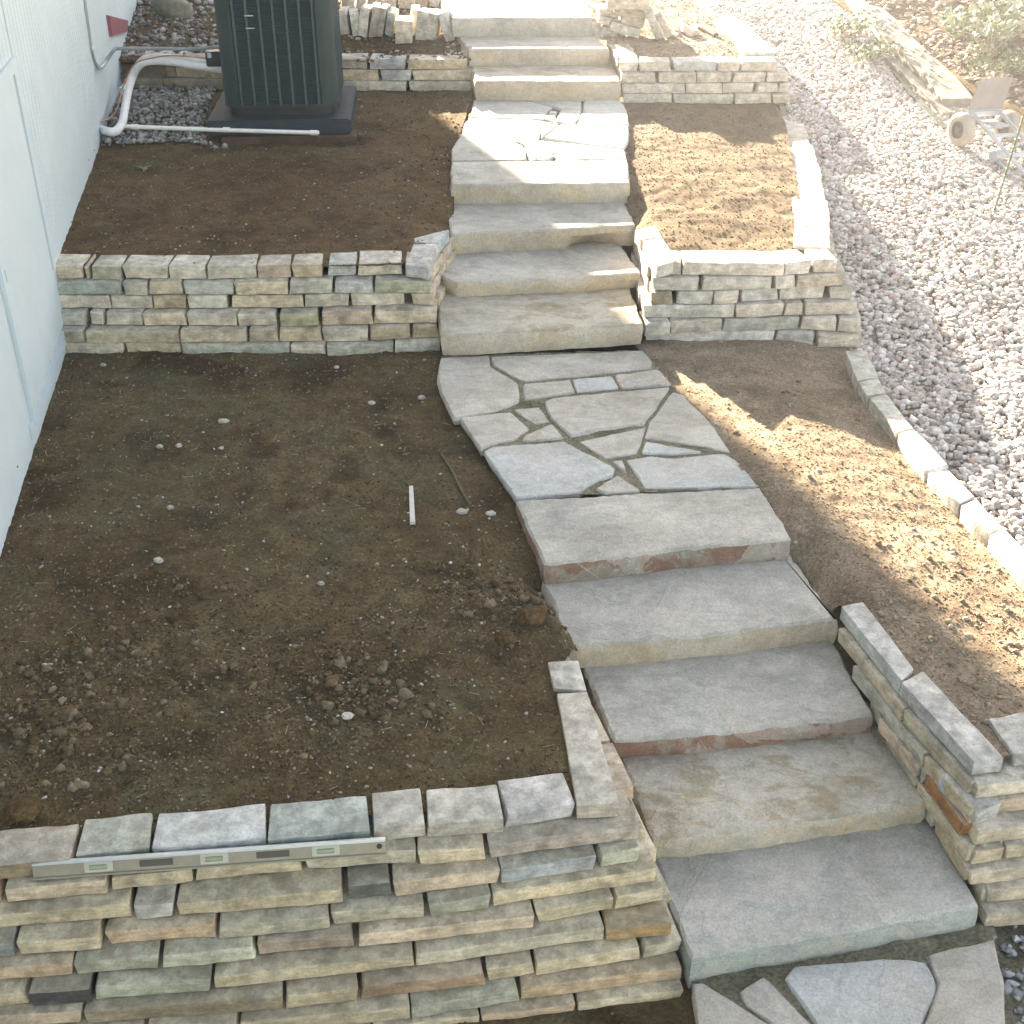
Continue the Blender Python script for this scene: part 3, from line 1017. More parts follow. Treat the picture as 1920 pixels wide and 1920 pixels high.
paving('flagstone_path', 'upper landing of close fitted white flagstones, mostly in full sun', [
    (c8((330, 178), (830, 190), (1035, 242), (1000, 268), (965, 348), (870, 348), (312, 330)), FLAGP),
    (c8((840, 182), (1290, 182), (1300, 262), (1110, 258), (1048, 238)), FLAGP),
    (c8((1112, 268), (1292, 273), (1296, 300), (1218, 402), (1072, 372)), FLAGP),
    (c8((1325, 184), (1645, 184), (1700, 270), (1720, 400), (1262, 400), (1312, 290)), FLAGP),
    (c8((1012, 276), (1078, 278), (1068, 305), (1000, 300)), FLAGP),
    (c8((985, 312), (1065, 315), (1055, 368), (978, 350)), FLAGP),
    (c8((312, 340), (870, 358), (1035, 380), (935, 440), (905, 535), (780, 578), (640, 516), (235, 470), (245, 385)), FLAGP),
    (c8((225, 480), (640, 528), (700, 568), (770, 590), (795, 650), (800, 722), (135, 725), (132, 625)), BLUETOP),
    (c8((790, 588), (945, 545), (1000, 592), (1050, 690), (1000, 718), (850, 722), (808, 650)), FLAGP),
    (c8((1112, 400), (1720, 412), (1715, 540), (1680, 612), (1450, 588), (960, 520)), FLAGP),
    (c8((965, 550), (1440, 600), (1680, 625), (1700, 712), (1080, 716), (1062, 690), (1012, 600)), FLAGP),
    (c8((1060, 388), (1092, 400), (945, 508), (935, 450)), FLAGP),
], 1.23, 0.05, c8((335, 185), (1640, 185), (1712, 400), (1690, 720), (140, 722), (140, 620), (250, 400)), deep=0.024)


def c9(*p): return [(1260 + x / 2.909, 1640 + y / 2.911) for x, y in p]


paving('flagstone_path', 'flagstones at the foot of the stairs, running out of the picture', [
    (c9((112, 590), (170, 582), (235, 632), (555, 832), (560, 1000), (170, 1000)), FLAG),
    (c9((368, 632), (500, 548), (780, 830), (860, 960), (640, 960), (565, 815), (407, 712)), FLAG),
    (c9((625, 562), (675, 508), (1110, 458), (1385, 470), (1450, 600), (1365, 815), (1330, 960), (880, 960), (800, 830)), FLAGP),
    (c9((1395, 440), (1755, 352), (1800, 560), (1815, 960), (1345, 960), (1378, 815), (1462, 600)), FLAG),
], 0.03, 0.07, c9((112, 480), (1760, 260), (1815, 960), (170, 1000)), deep=0.018)

# ================================================================== RETAINING WALLS
# -- A: lower left, in the foreground
wA = empty('retaining_wall', at(1279, 1840, 0), 'foreground dry stone wall with a spirit level leaning on it, lower left of the stairs', 'retaining wall', WG)
tA = 0.075
GREENC, DARKC, CHAR = (0.30, 0.35, 0.31), (0.15, 0.15, 0.135), (0.075, 0.07, 0.068)
A_lines = [
    (-1, [(-220, 2005), (600, 1960), (1281, 1876)], [-220, -30, 120, 330, 520, 700, 900, 1080, 1281], None),
    (0, [(-220, 1980), (0, 1968), (420, 1947), (771, 1914), (975, 1879), (1280, 1840)], [-220, -60, 110, 277, 452, 772, 977, 1280], {5: (0.40, .40, .32)}),
    (1, [(-220, 1945), (160, 1918), (535, 1888), (820, 1852), (1005, 1829), (1278, 1785)], [-220, -40, 161, 534, 676, 911, 1004, 1202, 1278], {4: (.36, .25, .17), 2: (.33, .27, .19)}),
    (2, [(-220, 1905), (0, 1887), (400, 1856), (782, 1814), (1132, 1763), (1257, 1748)], [-220, -70, 59, 178, 402, 780, 1133, 1257], {2: CHAR, 6: (.46, .30, .15), 3: (.42, .43, .34)}),
    (3, [(-220, 1860), (0, 1837), (305, 1812), (667, 1776), (1005, 1735), (1243, 1690)], [-220, -10, 143, 305, 483, (667, 672), 1003, 1150, 1243], {4: (.43, .33, .25)}),
    (4, [(-220, 1812), (0, 1790), (408, 1758), (800, 1719), (1232, 1650)], [-220, 35, (193, 198), 409, 620, (798, 802), 923, 1231], {0: (.30, .32, .30), 3: (.42, .38, .29)}),
    (5, [(-220, 1765), (0, 1740), (620, 1695), (937, 1656), (1120, 1628), (1203, 1612)], [-220, (248, 254), 333, (646, 652), 737, 937, (1119, 1124), 1203], {1: (.50, .48, .44), 3: DARKC, 5: (.40, .42, .41)}),
    (6, [(-220, 1712), (12, 1690), (570, 1636), (910, 1611), (1199, 1571)], [-220, (5, 13), 207, 365, 569, 783, (911, 916), 1199], {6: (.46, .39, .33)}),
    (7, [(-220, 1665), (0, 1645), (800, 1568), (947, 1556), (1081, 1536)], [-220, -20, 145, 286, 503, 698, 800, 945, 1081],
     {2: (.33, .36, .29), 3: (.47, .49, .49), 4: (.29, .36, .33), 5: (.50, .45, .39), 6: (.46, .42, .36), 7: (.47, .46, .45), 1: (.33, .25, .17)}),
]
for k, line, us, sp in A_lines:
    cap = k == 7
    course_px(wA, line, us, k * tA, (k + 1) * tA, 0.19 if cap else 0.24, PALA, M_STONE_CAP if cap else M_STONE_OLD, sp, rr=0.009 if cap else 0.014)
# return along the stairs
ends = {k: at(*A_lines[k + 1][1][-1], k * tA) for k in range(0, 7)}
for k in range(0, 7):
    a = ends[k] + Vector((-0.015, 0.20, 0))
    b = Vector((0.24 + 0.015 * (7 - k), 4.66, k * tA))
    L = (b - a).length
    lay_course(wA, [a, b], auto_joints(L, .25, .55), k * tA, (k + 1) * tA, 0.2, PALA, M_STONE, None, out=-0.002)
cA = tA * 7
for top, col in (([(1027, 1240), (1038, 1289), (1101, 1296), (1085, 1237)], (.46, .43, .38)), ([(1045, 1301), (1082, 1511), (1162, 1507), (1101, 1298)], (.47, .41, .34))):
    t = P2(top, 0.602)                                    # back-left, front-left, front-right, back-right
    dn = Vector((0, 0, -(0.602 - cA - .004)))
    add_stone(wA, [[[t[1] + dn, t[1]], [t[0] + dn, t[0]]], [[t[2] + dn, t[2]], [t[3] + dn, t[3]]]], col, M_STONE_CAP, r=.01)
fill_part(wA, [(-2.6, 3.33), (0.33, 3.73), (0.22, 4.5), (0.1, 4.5), (0.1, 3.82), (-2.6, 3.45)], -.1, cA - .01)
fill_part(wA, [(-2.6, 3.12), (0.45, 3.55), (0.36, 3.7), (-2.6, 3.35)], -.1, tA * 4 - .01)

# -- B: middle left, up to the house
wB = empty('retaining_wall', at(825, 662, .57), 'waist high dry stone wall from the house to the upper flight of stairs', 'retaining wall', WG)
zB, tB = 0.57, 0.095
B_lines = [
    ([(80, 664), (237, 666), (612, 672), (740, 665), (826, 662)], [80, 122, 237, 341, 545, 613, 740, 826], {3: (.42, .43, .36), 5: (.43, .41, .34)}),
    ([(80, 643), (333, 643), (601, 641), (691, 640), (824, 632)], [80, 162, 338, (464, 467), 523, 605, 693, 772, 824], {0: (.34, .32, .25)}),
    ([(80, 609), (274, 611), (444, 613), (599, 610), (699, 608), (821, 606)], [80, (163, 170), (196, 198), 269, 351, 446, (520, 525), (600, 603), 701, 821], {6: (.42, .39, .26)}),
    ([(80, 577), (286, 579), (571, 578), (759, 571), (815, 572)], [80, 210, 288, 353, (428, 434), 571, 657, (760, 771), 815], None),
    ([(80, 553), (440, 553), (543, 551), (701, 550), (809, 549)], [80, 232, 279, 344, 441, 543, 626, 701, 809], {0: (.40, .43, .38), 6: (.50, .49, .46), 7: (.39, .38, .29)}),
    ([(80, 523), (389, 523), (607, 519), (803, 516)], [80, (159, 161), (171, 174), 231, 319, 389, 483, 547, (607, 613), 670, (756, 759), 802], {2: (.42, .40, .31), 5: (.47, .42, .34), 8: (.42, .44, .42), 6: (.44, .34, .27), 10: (.40, .28, .17)}),
]
for k, (line, us, sp) in enumerate(B_lines):
    cap = k == 5
    course_px(wB, line, us, zB + k * tB, zB + (k + 1) * tB, 0.22, PAL, M_STONE_CAP if cap else M_STONE, sp, rr=0.012)
for k in range(5):
    a = at(*B_lines[k][0][-1], zB + k * tB) + Vector((-0.01, 0.2, 0))
    b = Vector((-0.42, 8.95, zB + k * tB))
    lay_course(wB, [a, b], auto_joints((b - a).length, .25, .45), zB + k * tB, zB + (k + 1) * tB, 0.22, PAL, M_STONE)
zc = zB + 6 * tB
for top, col in (([(777, 446), (776, 455), (820, 456), (843, 429), (803, 424)], (.33, .38, .40)), ([(775, 457), (760, 496), (803, 502), (822, 457)], (.43, .42, .40))):
    t = P2(top, zc)
    if len(t) == 5: t = [t[0], t[1], t[2], t[3]]
    bl, fl, fr_, br_ = t
    dn = Vector((0, 0, -.088))
    add_stone(wB, [[[fl + dn, fl], [bl + dn, bl]], [[fr_ + dn, fr_], [br_ + dn, br_]]], col, M_STONE_CAP, r=.012)
fill_part(wB, [(-3.2, 8.17), (-0.66, 8.17), (-0.55, 8.9), (-0.7, 8.9), (-0.75, 8.3), (-3.2, 8.3)], .4, zB + 5 * tB)

# -- C: middle right
wC = empty('retaining_wall', at(1215, 647, .58), 'pale dry stone wall with sunlit caps between the upper stairs and the gravel', 'retaining wall', WG)
zC, tC = 0.58, 0.095
C_lines = [
    ([(1208, 645), (1300, 646), (1451, 644), (1585, 654), (1615, 651)], [1208, 1451, (1525, 1531), 1615], {1: (.46, .45, .42)}),
    ([(1207, 630), (1350, 622), (1497, 617), (1612, 624)], [1207, 1256, 1353, 1499, 1568, 1612], {2: (.39, .39, .35)}),
    ([(1204, 597), (1375, 596), (1505, 591), (1606, 589)], [1204, 1376, 1469, (1504, 1508), 1606], None),
    ([(1219, 571), (1332, 572), (1440, 564), (1545, 559), (1597, 561)], [1219, (1263, 1266), 1337, (1384, 1388), 1460, (1546, 1550), 1597], {0: (.34, .29, .21), 3: (.50, .49, .48)}),
    ([(1221, 545), (1300, 546), (1447, 544), (1582, 534)], [1221, (1310, 1315), (1447, 1452), 1492, 1582], None),
    ([(1236, 514), (1300, 517), (1470, 517), (1520, 512), (1568, 510)], [1236, 1277, 1470, 1521, 1568], None),
]
cornersC = []
for k, (line, us, sp) in enumerate(C_lines):
    course_px(wC, line, us, zC + k * tC, zC + (k + 1) * tC, 0.23, PALW, M_STONE_CAP if k == 5 else M_STONE, sp, rr=0.013)
    cornersC.append(at(*line[-1], zC + k * tC))
# side along the gravel: each course starts where the ground no longer buries it
zS = zC + 5 * tC
side_out = [at(1568, 505, zS), at(1553, 430, zS), at(1540, 360, zS), at(1522, 300, zS), at(1500, 245, zS), at(1490, 206, zS)]
for k in range(5):
    z = zC + k * tC
    a = cornersC[k] + Vector((-.01, .22, 0))
    yend = float(np.interp(z + tC + .06, [.58, 1.2], [8.0, 12.3]))
    pts = [a]
    for p in side_out[1:]:
        if p.y < yend: pts.append(Vector((p.x + .012 * (5 - k), p.y, z)))
    L = sum((q_ - p_).length for p_, q_ in zip(pts, pts[1:]))
    if L > .2: lay_course(wC, pts, auto_joints(L, .25, .5), z, z + tC, .22, PALW, M_STONE)
pts = [cornersC[5] + Vector((0, .21, 0))] + side_out[1:]
L = sum((q_ - p_).length for p_, q_ in zip(pts, pts[1:]))
lay_course(wC, [Vector((p.x, p.y, zS)) for p in pts], auto_joints(L, .3, .5), zS, zS + tC, .25, PALW, M_STONE_CAP, rr=.016)
# return along the stairs
for k in range(5):
    a = at(*C_lines[k][0][0], zC + k * tC) + Vector((0.0, .22, 0))
    b = Vector((0.90 + .005 * k, 9.12, zC + k * tC))
    lay_course(wC, [a, b], auto_joints((b - a).length, .25, .45), zC + k * tC, zC + (k + 1) * tC, .22, PALW, M_STONE, flip=-1)
for top in ([(1206, 452), (1232, 500), (1268, 489), (1243, 446)], [(1191, 432), (1204, 450), (1242, 445), (1228, 422)]):
    t = P2(top, zS + tC)
    dn = Vector((0, 0, -.088))
    bl, fl, fr_, br_ = t
    add_stone(wC, [[[fl + dn, fl], [bl + dn, bl]], [[fr_ + dn, fr_], [br_ + dn, br_]]], (.48, .46, .43), M_STONE_CAP, r=.02)
fill_part(wC, [(1.08, 8.24), (2.1, 8.24), (2.5, 12.1), (2.4, 12.1), (2.03, 8.36), (1.14, 8.36), (1.05, 9.0), (1.0, 9.0)], .4, zC + 5 * tC)

# -- D: lower right
wD = empty('retaining_wall', at(1840, 1741, 0), 'dry stone wall to the right of the lower stairs, holding one orange brick in its side', 'retaining wall', WG)
tD = 0.08
D_lines = [
    ([(1840, 1741), (1921, 1733), (2300, 1700)], [1842, 1990, 2140, 2300]),
    ([(1843, 1696), (1921, 1686), (2300, 1640)], [1843, 1952, 2100, 2300]),
    ([(1813, 1662), (1921, 1651), (2300, 1605)], [1813, 1960, 2150, 2300]),
    ([(1817, 1621), (1921, 1606), (2300, 1565)], [1817, (1877, 1880), 2060, 2300]),
    ([(1824, 1584), (1921, 1571), (2300, 1525)], [1824, 2010, 2300]),
    ([(1821, 1546), (1875, 1526), (1921, 1516), (2300, 1480)], [1821, (1870, 1876), 2020, 2300]),
    ([(1824, 1496), (1921, 1484), (2300, 1440)], [1824, 1990, 2150, 2300]),
    ([(1826, 1452), (1883, 1440), (1921, 1432), (2300, 1385)], [(1883, 1892), 1985, 2130, 2300]),
]
for k, (line, us) in enumerate(D_lines):
    course_px(wD, line, us, k * tD, (k + 1) * tD, .22, PAL, M_STONE_CAP if k == 7 else M_STONE, {0: (.46, .46, .44)} if k in (5, 7) else None, rr=.013)
DR = {1: [(1841, 1696), (1790, 1600), (1700, 1470)], 2: [(1813, 1662), (1782, 1608), (1690, 1460)], 3: [(1817, 1621), (1735, 1512), (1660, 1400)],
      4: [(1824, 1584), (1773, 1512), (1696, 1420), (1630, 1335)], 5: [(1820, 1548), (1700, 1411), (1641, 1346), (1590, 1270)],
      6: [(1822, 1496), (1772, 1437), (1631, 1287), (1573, 1199)]}
for k, pts in DR.items():
    w_ = P2(pts, k * tD)
    n0 = (w_[1] - w_[0]).normalized()
    w_[0] = w_[0] + n0 * .012
    L = sum((q_ - p_).length for p_, q_ in zip(w_, w_[1:]))
    js = auto_joints(L, .3, .6)
    sp = None
    if k == 4:
        js = [.03, .34, .39, .72, L] if L > .8 else js
        sp = {0: (.38, .17, .075), 1: (.42, .40, .36)}
    lay_course(wD, w_, js, k * tD, (k + 1) * tD, .2, PAL, M_STONE, sp, flip=-1, out=0.022 if k == 4 else 0.002)
for top, bot in (([(1578, 1136), (1690, 1276), (1714, 1254), (1618, 1127)], .5), ([(1690, 1278), (1828, 1428), (1883, 1420), (1730, 1258)], .5)):
    t = P2(top, 8 * tD + .004)
    dn = Vector((0, 0, -(tD - .002)))
    bl, fl, fr_, br_ = t
    add_stone(wD, [[[fl + dn, fl], [bl + dn, bl]], [[fr_ + dn, fr_], [br_ + dn, br_]]], (.47, .47, .46), M_STONE_CAP, r=.014, seg=.06)
fill_part(wD, [(2.05, 3.92), (3.7, 3.95), (3.7, 4.05), (2.2, 4.05), (1.78, 4.8), (1.7, 4.75)], -.1, tD * 7 - .01)

# -- E: top left, behind the air conditioner
wE = empty('retaining_wall', at(885, 172, 1.2), 'low three course stone wall behind the air conditioner', 'retaining wall', WG)
for k, (line, us, sp) in enumerate([
    ([(220, 166), (600, 172), (764, 173), (886, 172)], [220, 307, 420, 520, 635, (763, 767), 886], {0: (.30, .27, .19), 1: (.31, .27, .19), 2: (.31, .28, .2)}),
    ([(225, 142), (500, 150), (711, 151), (887, 151)], [225, 330, 430, 560, (711, 714), 773, 887], {4: (.46, .44, .42), 0: (.28, .25, .18)}),
    ([(228, 120), (500, 129), (762, 130), (877, 130)], [228, 290, 400, 520, 610, (689, 693), (762, 764), 877], {0: (.34, .27, .25), 1: (.38, .36, .27), 4: (.40, .34, .29), 5: (.43, .43, .43)})]):
    course_px(wE, line, us, 1.2 + k * .1, 1.3 + k * .1, .24, PAL, M_STONE_CAP if k == 2 else M_STONE, sp)
fill_part(wE, [(-3.9, 12.86), (-0.6, 12.86), (-0.6, 12.95), (-3.9, 12.95)], 1.1, 1.42)
# right end return beside the stairs
for k in range(3):
    a = at(*[(886, 172), (887, 151), (877, 130)][k], 1.2 + k * .1) + Vector((-.01, .22, 0))
    b = a + Vector((-.05, .75, 0))
    lay_course(wE, [a, b], auto_joints(.75, .25, .4), 1.2 + k * .1, 1.3 + k * .1, .2, PAL, M_STONE)

# -- F: top right
wF = empty('retaining_wall', at(1167, 193, 1.2), 'four course wall of even pale blocks at the top right of the stairs', 'retaining wall', WG)
F_lines = [([(1167, 193), (1375, 195), (1492, 194)], [1167, 1260, (1374, 1377), 1446, 1492]),
           ([(1165, 175), (1354, 175), (1480, 173)], [1165, 1284, 1354, (1414, 1418), 1458, 1480]),
           ([(1163, 155), (1300, 156), (1477, 154)], [1163, (1230, 1234), 1305, 1373, 1436, 1477]),
           ([(1161, 134), (1260, 135), (1456, 133)], [1161, 1197, (1258, 1262), 1344, 1388, 1457])]
for k, (line, us) in enumerate(F_lines):
    course_px(wF, line, us, 1.2 + k * .09, 1.29 + k * .09, .22, PALW, M_STONE_CAP if k == 3 else M_STONE, {2: (.42, .44, .44)} if k == 3 else None, rr=.011)
pts = [at(1457, 131, 1.47) + Vector((0, .2, 0)), at(1428, 95, 1.47), at(1390, 62, 1.47), at(1350, 32, 1.47), at(1318, 5, 1.47), at(1290, -20, 1.47)]
L = sum((q_ - p_).length for p_, q_ in zip(pts, pts[1:]))
lay_course(wF, pts, auto_joints(L, .35, .6), 1.47, 1.585, .3, PALW, M_STONE_CAP, rr=.018)
pts2 = [p + Vector((.03, 0, -.09)) for p in pts]
pts2[0] = at(1477, 154, 1.38) + Vector((0, .2, 0))
lay_course(wF, [Vector((p.x, p.y, 1.38)) for p in pts2], auto_joints(L, .35, .6), 1.38, 1.47, .25, PALW, M_STONE)
pts3 = [at(1480, 173, 1.29) + Vector((0, .2, 0)), at(1480, 173, 1.29) + Vector((-.1, 1.2, 0))]
lay_course(wF, pts3, auto_joints(1.2, .35, .6), 1.29, 1.38, .25, PALW, M_STONE)
for k in range(4):
    a = at(*F_lines[k][0][0], 1.2 + k * .09) + Vector((.0, .2, 0))
    b = a + Vector((-.06, .9, 0))
    lay_course(wF, [a, b], auto_joints(.9, .25, .45), 1.2 + k * .09, 1.29 + k * .09, .2, PALW, M_STONE, flip=-1)
fill_part(wF, [(1.2, 12.44), (2.3, 12.44), (2.3, 12.5), (1.2, 12.5)], 1.1, 1.5)

# -- G: flush row of stones edging the lower right bed
wG = empty('stone_edging', at(1625, 658, .66), 'single row of flat stones dividing the lower right bed from the gravel', 'edging')
G = [[(1585, 658), (1625, 656), (1647, 707), (1608, 713)], [(1610, 716), (1648, 709), (1661, 737), (1626, 742)], [(1629, 745), (1663, 739), (1712, 803), (1682, 810)],
     [(1684, 813), (1714, 805), (1779, 871), (1735, 882)], [(1741, 886), (1780, 882), (1829, 931), (1800, 945)], [(1802, 948), (1831, 935), (1880, 990), (1853, 1001)],
     [(1855, 1004), (1882, 991), (1930, 1038), (1925, 1082)], [(1927, 1085), (1933, 1040), (2000, 1110), (1990, 1150)]]
for g in G:
    zt_ = .672 + rng.uniform(-.006, .008)
    bl, br_, fr_, fl = P2(g, zt_)
    dn = Vector((.01, 0, -.17))
    add_stone(wG, [[[fl + dn, fl], [bl + dn, bl]], [[fr_ + dn, fr_], [br_ + dn, br_]]], pick([((.42, .43, .43), 3), ((.45, .43, .38), 2)]), M_STONE_CAP, r=.013, seg=.06)

# ================================================================== AIR CONDITIONER
RZ = Matrix.Rotation(R(3.5), 3, 'Z')
acc = Vector((-2.06, 11.74, 1.33))


def L2(x, y, z): return acc + RZ @ Vector((x, y, z))


M_PAD = mat_plain("pad_plastic", (0.026, 0.036, 0.046), 0.75, 0.2, 0, .12, 10, 0, (.10, .09, .08), .15)
M_BASEBOARD = mat_plain("pad_board", (0.10, 0.06, 0.042), 0.85, 0.2, 0, .25, 12, .3)
M_ACG = mat_plain("ac_paint", (0.026, 0.044, 0.042), 0.55, 0.3, 0.2, .08, 6)
M_ACL = mat_plain("ac_louver", (0.030, 0.056, 0.058), 0.45, 0.5, 0.2, .08, 6)
M_ACR = mat_plain("ac_rib", (0.045, 0.070, 0.082), 0.42, 0.5, 0.2, .08, 6)
M_DARK = mat_plain("dark_inside", (0.012, 0.013, 0.013), 0.8, 0.2)
M_BLK = mat_plain("black_plastic", (0.018, 0.02, 0.022), 0.5, 0.4)
pad = empty('equipment_pad', acc + Vector((0, 0, -.13)), 'black plastic pad on a brown board under the air conditioner', 'pad')
m = MB().box(L2(-0.02, -0.02, -.065), (1.25, 1.24, .13), RZ, .012)
m.build('slab', M_PAD, pad, smooth=40)
m = MB().box(L2(.06, -.05, -.19), (1.18, 1.24, .11), RZ, .008)
m.build('board', M_BASEBOARD, pad, smooth=40)

ac = empty('air_conditioner', acc, 'tall dark green air conditioner unit with louvred sides on a black pad', 'air conditioner')
HW, HT, RC = .50, 1.14, .145


def rsq(h, rc, n=6):
    o = []
    for k, (sx, sy) in enumerate(((1, -1), (1, 1), (-1, 1), (-1, -1))):
        for t in range(n + 1):
            w = R(-90 + 90 * k) + math.pi / 2 * t / n
            o.append((sx * (h - rc) + rc * math.cos(w), sy * (h - rc) + rc * math.sin(w)))
    return o


def prism(mb, ring, z0, z1):
    n = len(ring)
    v = [L2(x, y, z0) for x, y in ring] + [L2(x, y, z1) for x, y in ring]
    mb.add(v, [tuple(range(n))[::-1], tuple(range(n, 2 * n))] + [(i, (i + 1) % n, n + (i + 1) % n, n + i) for i in range(n)])
    return mb


prism(MB(), rsq(HW - .035, RC), 0.0, .075).build('base_pan', M_BLK, ac, smooth=40)
prism(MB(), rsq(HW - .05, RC - .01), .075, HT - .02).build('coil', M_DARK, ac, smooth=40)
m = prism(MB(), rsq(HW + .004, RC), .075, .10)
m.build('bottom_rail', M_ACG, ac, smooth=40)
m = prism(MB(), rsq(HW + .012, RC), HT - .06, HT)
m.build('top_cap', M_ACG, ac, smooth=40)
for k, (sx, sy) in enumerate(((1, -1), (1, 1), (-1, 1), (-1, -1))):       # curved corner panels
    prof = []
    cx, cy = sx * (HW - RC), sy * (HW - RC)
    a0 = R(-90 + 90 * k)
    ext = -.01
    dirs = [(math.cos(a0), math.sin(a0)), (math.cos(a0 + math.pi / 2), math.sin(a0 + math.pi / 2))]
    tan0 = (math.sin(a0), -math.cos(a0)); tan1 = (-math.sin(a0 + math.pi / 2), math.cos(a0 + math.pi / 2))
    arc = [(cx + RC * math.cos(a0 + math.pi / 2 * t / 8), cy + RC * math.sin(a0 + math.pi / 2 * t / 8)) for t in range(9)]
    outer = [(arc[0][0] + tan0[0] * ext, arc[0][1] + tan0[1] * ext)] + arc + [(arc[-1][0] + tan1[0] * ext, arc[-1][1] + tan1[1] * ext)]
    inner = [(x * .955, y * .955) for x, y in outer][::-1]
    prism(MB(), outer + inner, .10, HT - .06).build('corner_panel', M_ACG, ac, smooth=40)
m = MB()
nl = 52
for side in range(4):
    Ms = Matrix.Rotation(math.pi / 2 * side, 3, 'Z')
    for i in range(nl):
        z = .115 + (HT - .19) * i / (nl - 1)
        c = Ms @ Vector((0, -HW + .022, z))
        m.box(L2(*c), (2 * (HW - RC + .005), .030, .005), RZ @ Ms @ Matrix.Rotation(R(35), 3, 'X'))
tag(m.build('louver', M_ACL, ac), kind='stuff')
for side in (0, 1, 3):
    Ms = Matrix.Rotation(math.pi / 2 * side, 3, 'Z')
    for i in range(7):
        x = -(HW - RC - .02) + 2 * (HW - RC - .02) * i / 6
        c = Ms @ Vector((x, -HW + .003, HT / 2 + .02))
        MB().box(L2(*c), (.020, .014, HT - .16), RZ @ Ms).build('rib', M_ACR, ac)
m = MB()
for rr_ in (.08, .14, .20, .26, .32, .38, .43):
    m.tube([L2(rr_ * math.cos(w), rr_ * math.sin(w), HT + .03) for w in [2 * math.pi * k / 28 for k in range(29)]], .004, 5, False)
for k in range(8):
    w = math.pi / 4 * k
    m.tube([L2(.05 * math.cos(w), .05 * math.sin(w), HT + .034), L2(.45 * math.cos(w), .45 * math.sin(w), HT + .005)], .005, 5)
m.build('fan_guard', M_BLK, ac)
for z in (.84, .74):
    MB().box(L2(-.20, -HW - .006, z), (.075, .004, .008), RZ).build('sticker', mat_plain("sticker", (.5, .52, .5), .5), ac)

# pipes
M_INS = mat_plain("pipe_wrap", (0.72, 0.72, 0.74), 0.6, 0.35, 0, .06, 20, .15, (.45, .44, .40), .3)
M_PVC = mat_plain("pvc", (0.72, 0.72, 0.70), 0.4, 0.45, 0, .04, 15, 0, (.4, .38, .33), .25)
M_COND = mat_plain("conduit_grey", (0.24, 0.28, 0.30), 0.5, 0.4)
px = empty('insulated_pipe', onwall(188, 242), 'thick white wrapped pipe bending from the house wall to the air conditioner', 'pipe')
main = [onwall(187, 241, -.02), at(200, 246, 1.29), at(217, 246, 1.29), at(229, 230, 1.30), at(234, 205, 1.33), at(240, 172, 1.40), at(247, 148, 1.47), at(256, 129, 1.56), at(268, 118, 1.62), at(290, 114, 1.64), at(330, 117, 1.64), at(372, 124, 1.63), at(418, 130, 1.62)]
MB().tube(smooth_path(main, 6), .036, 12).build('wrap', M_INS, px, smooth=60)
p = at(233, 168, 1.41)
MB().tube([p + Vector((-.012, -.03, -.012)), p + Vector((.014, .03, .014))], .041, 12).build('tape', M_TRIM, px, smooth=60)
c2 = [p + Vector((.01, .02, .045)) for p in main[7:]]
MB().tube(smooth_path(c2, 5), [.018] * (len(smooth_path(c2, 5))), 8).build('small_pipe', M_INS, px, smooth=60)
wire = smooth_path([onwall(187, 227, 0), at(205, 222, 1.31), at(219, 205, 1.34), at(226, 180, 1.40), at(236, 150, 1.5), at(255, 118, 1.64), at(290, 108, 1.69), at(320, 104, 1.71), at(350, 106, 1.70), at(385, 110, 1.69), at(415, 108, 1.69)], 6)
wr = empty('cable', wire[0], 'thin orange brown cable following the white wrapped pipe', 'cable')
MB().tube(wire, .007, 6).build('sheath', mat_plain("orange_cable", (.42, .19, .09), .5), wr, smooth=60)
cd = empty('conduit', onwall(172, 92), 'grey electrical conduit running down the house wall and across to the air conditioner', 'conduit')
cpath = [onwall(155, -30, .02), onwall(158, 0, .02), onwall(165, 50, .02), onwall(171, 92, .02), onwall(176, 112, .02), onwall(182, 124, .03), onwall(189, 127, .06), aty(198, 116, 11.75), aty(213, 95, 11.85), aty(224, 91, 11.9), aty(300, 91, 11.9), aty(360, 92, 11.88), aty(418, 87, 11.85)]
MB().tube(smooth_path(cpath, 6), .016, 8).build('tube', M_COND, cd, smooth=60)
p = onwall(171, 90, .02)
MB().tube([p + Vector((0, 0, -.012)), p + Vector((0, 0, .012))], .024, 10).build('strap', M_TRIM, cd, smooth=60)
bx_ = aty(403, 109, 11.65)
sb = empty('junction_box', bx_, 'small black box with a white tag on the left side of the air conditioner', 'box')
MB().box(bx_, (.15, .10, .13), RZ, .008).build('case', M_BLK, sb, smooth=40)
MB().box(bx_ + Vector((-.035, -.053, .035)), (.035, .004, .045), RZ).build('tag', M_TRIM, sb)
dp = empty('drain_pipe', at(232, 238, 1.27), 'thin white plastic drain pipe lying along the front of the black pad', 'pipe')
d0, d1 = at(231, 237, 1.275), at(598, 249, 1.245)
MB().tube([d0, d0.lerp(d1, .5) + Vector((0, 0, -.004)), d1], .0185, 10).build('tube', M_PVC, dp, smooth=60)
for t in (.06, .53, .975):
    c = d0.lerp(d1, t); dd = (d1 - d0).normalized()
    MB().tube([c - dd * .03, c + dd * .03], .0235, 10).build('coupling', M_PVC, dp, smooth=60)

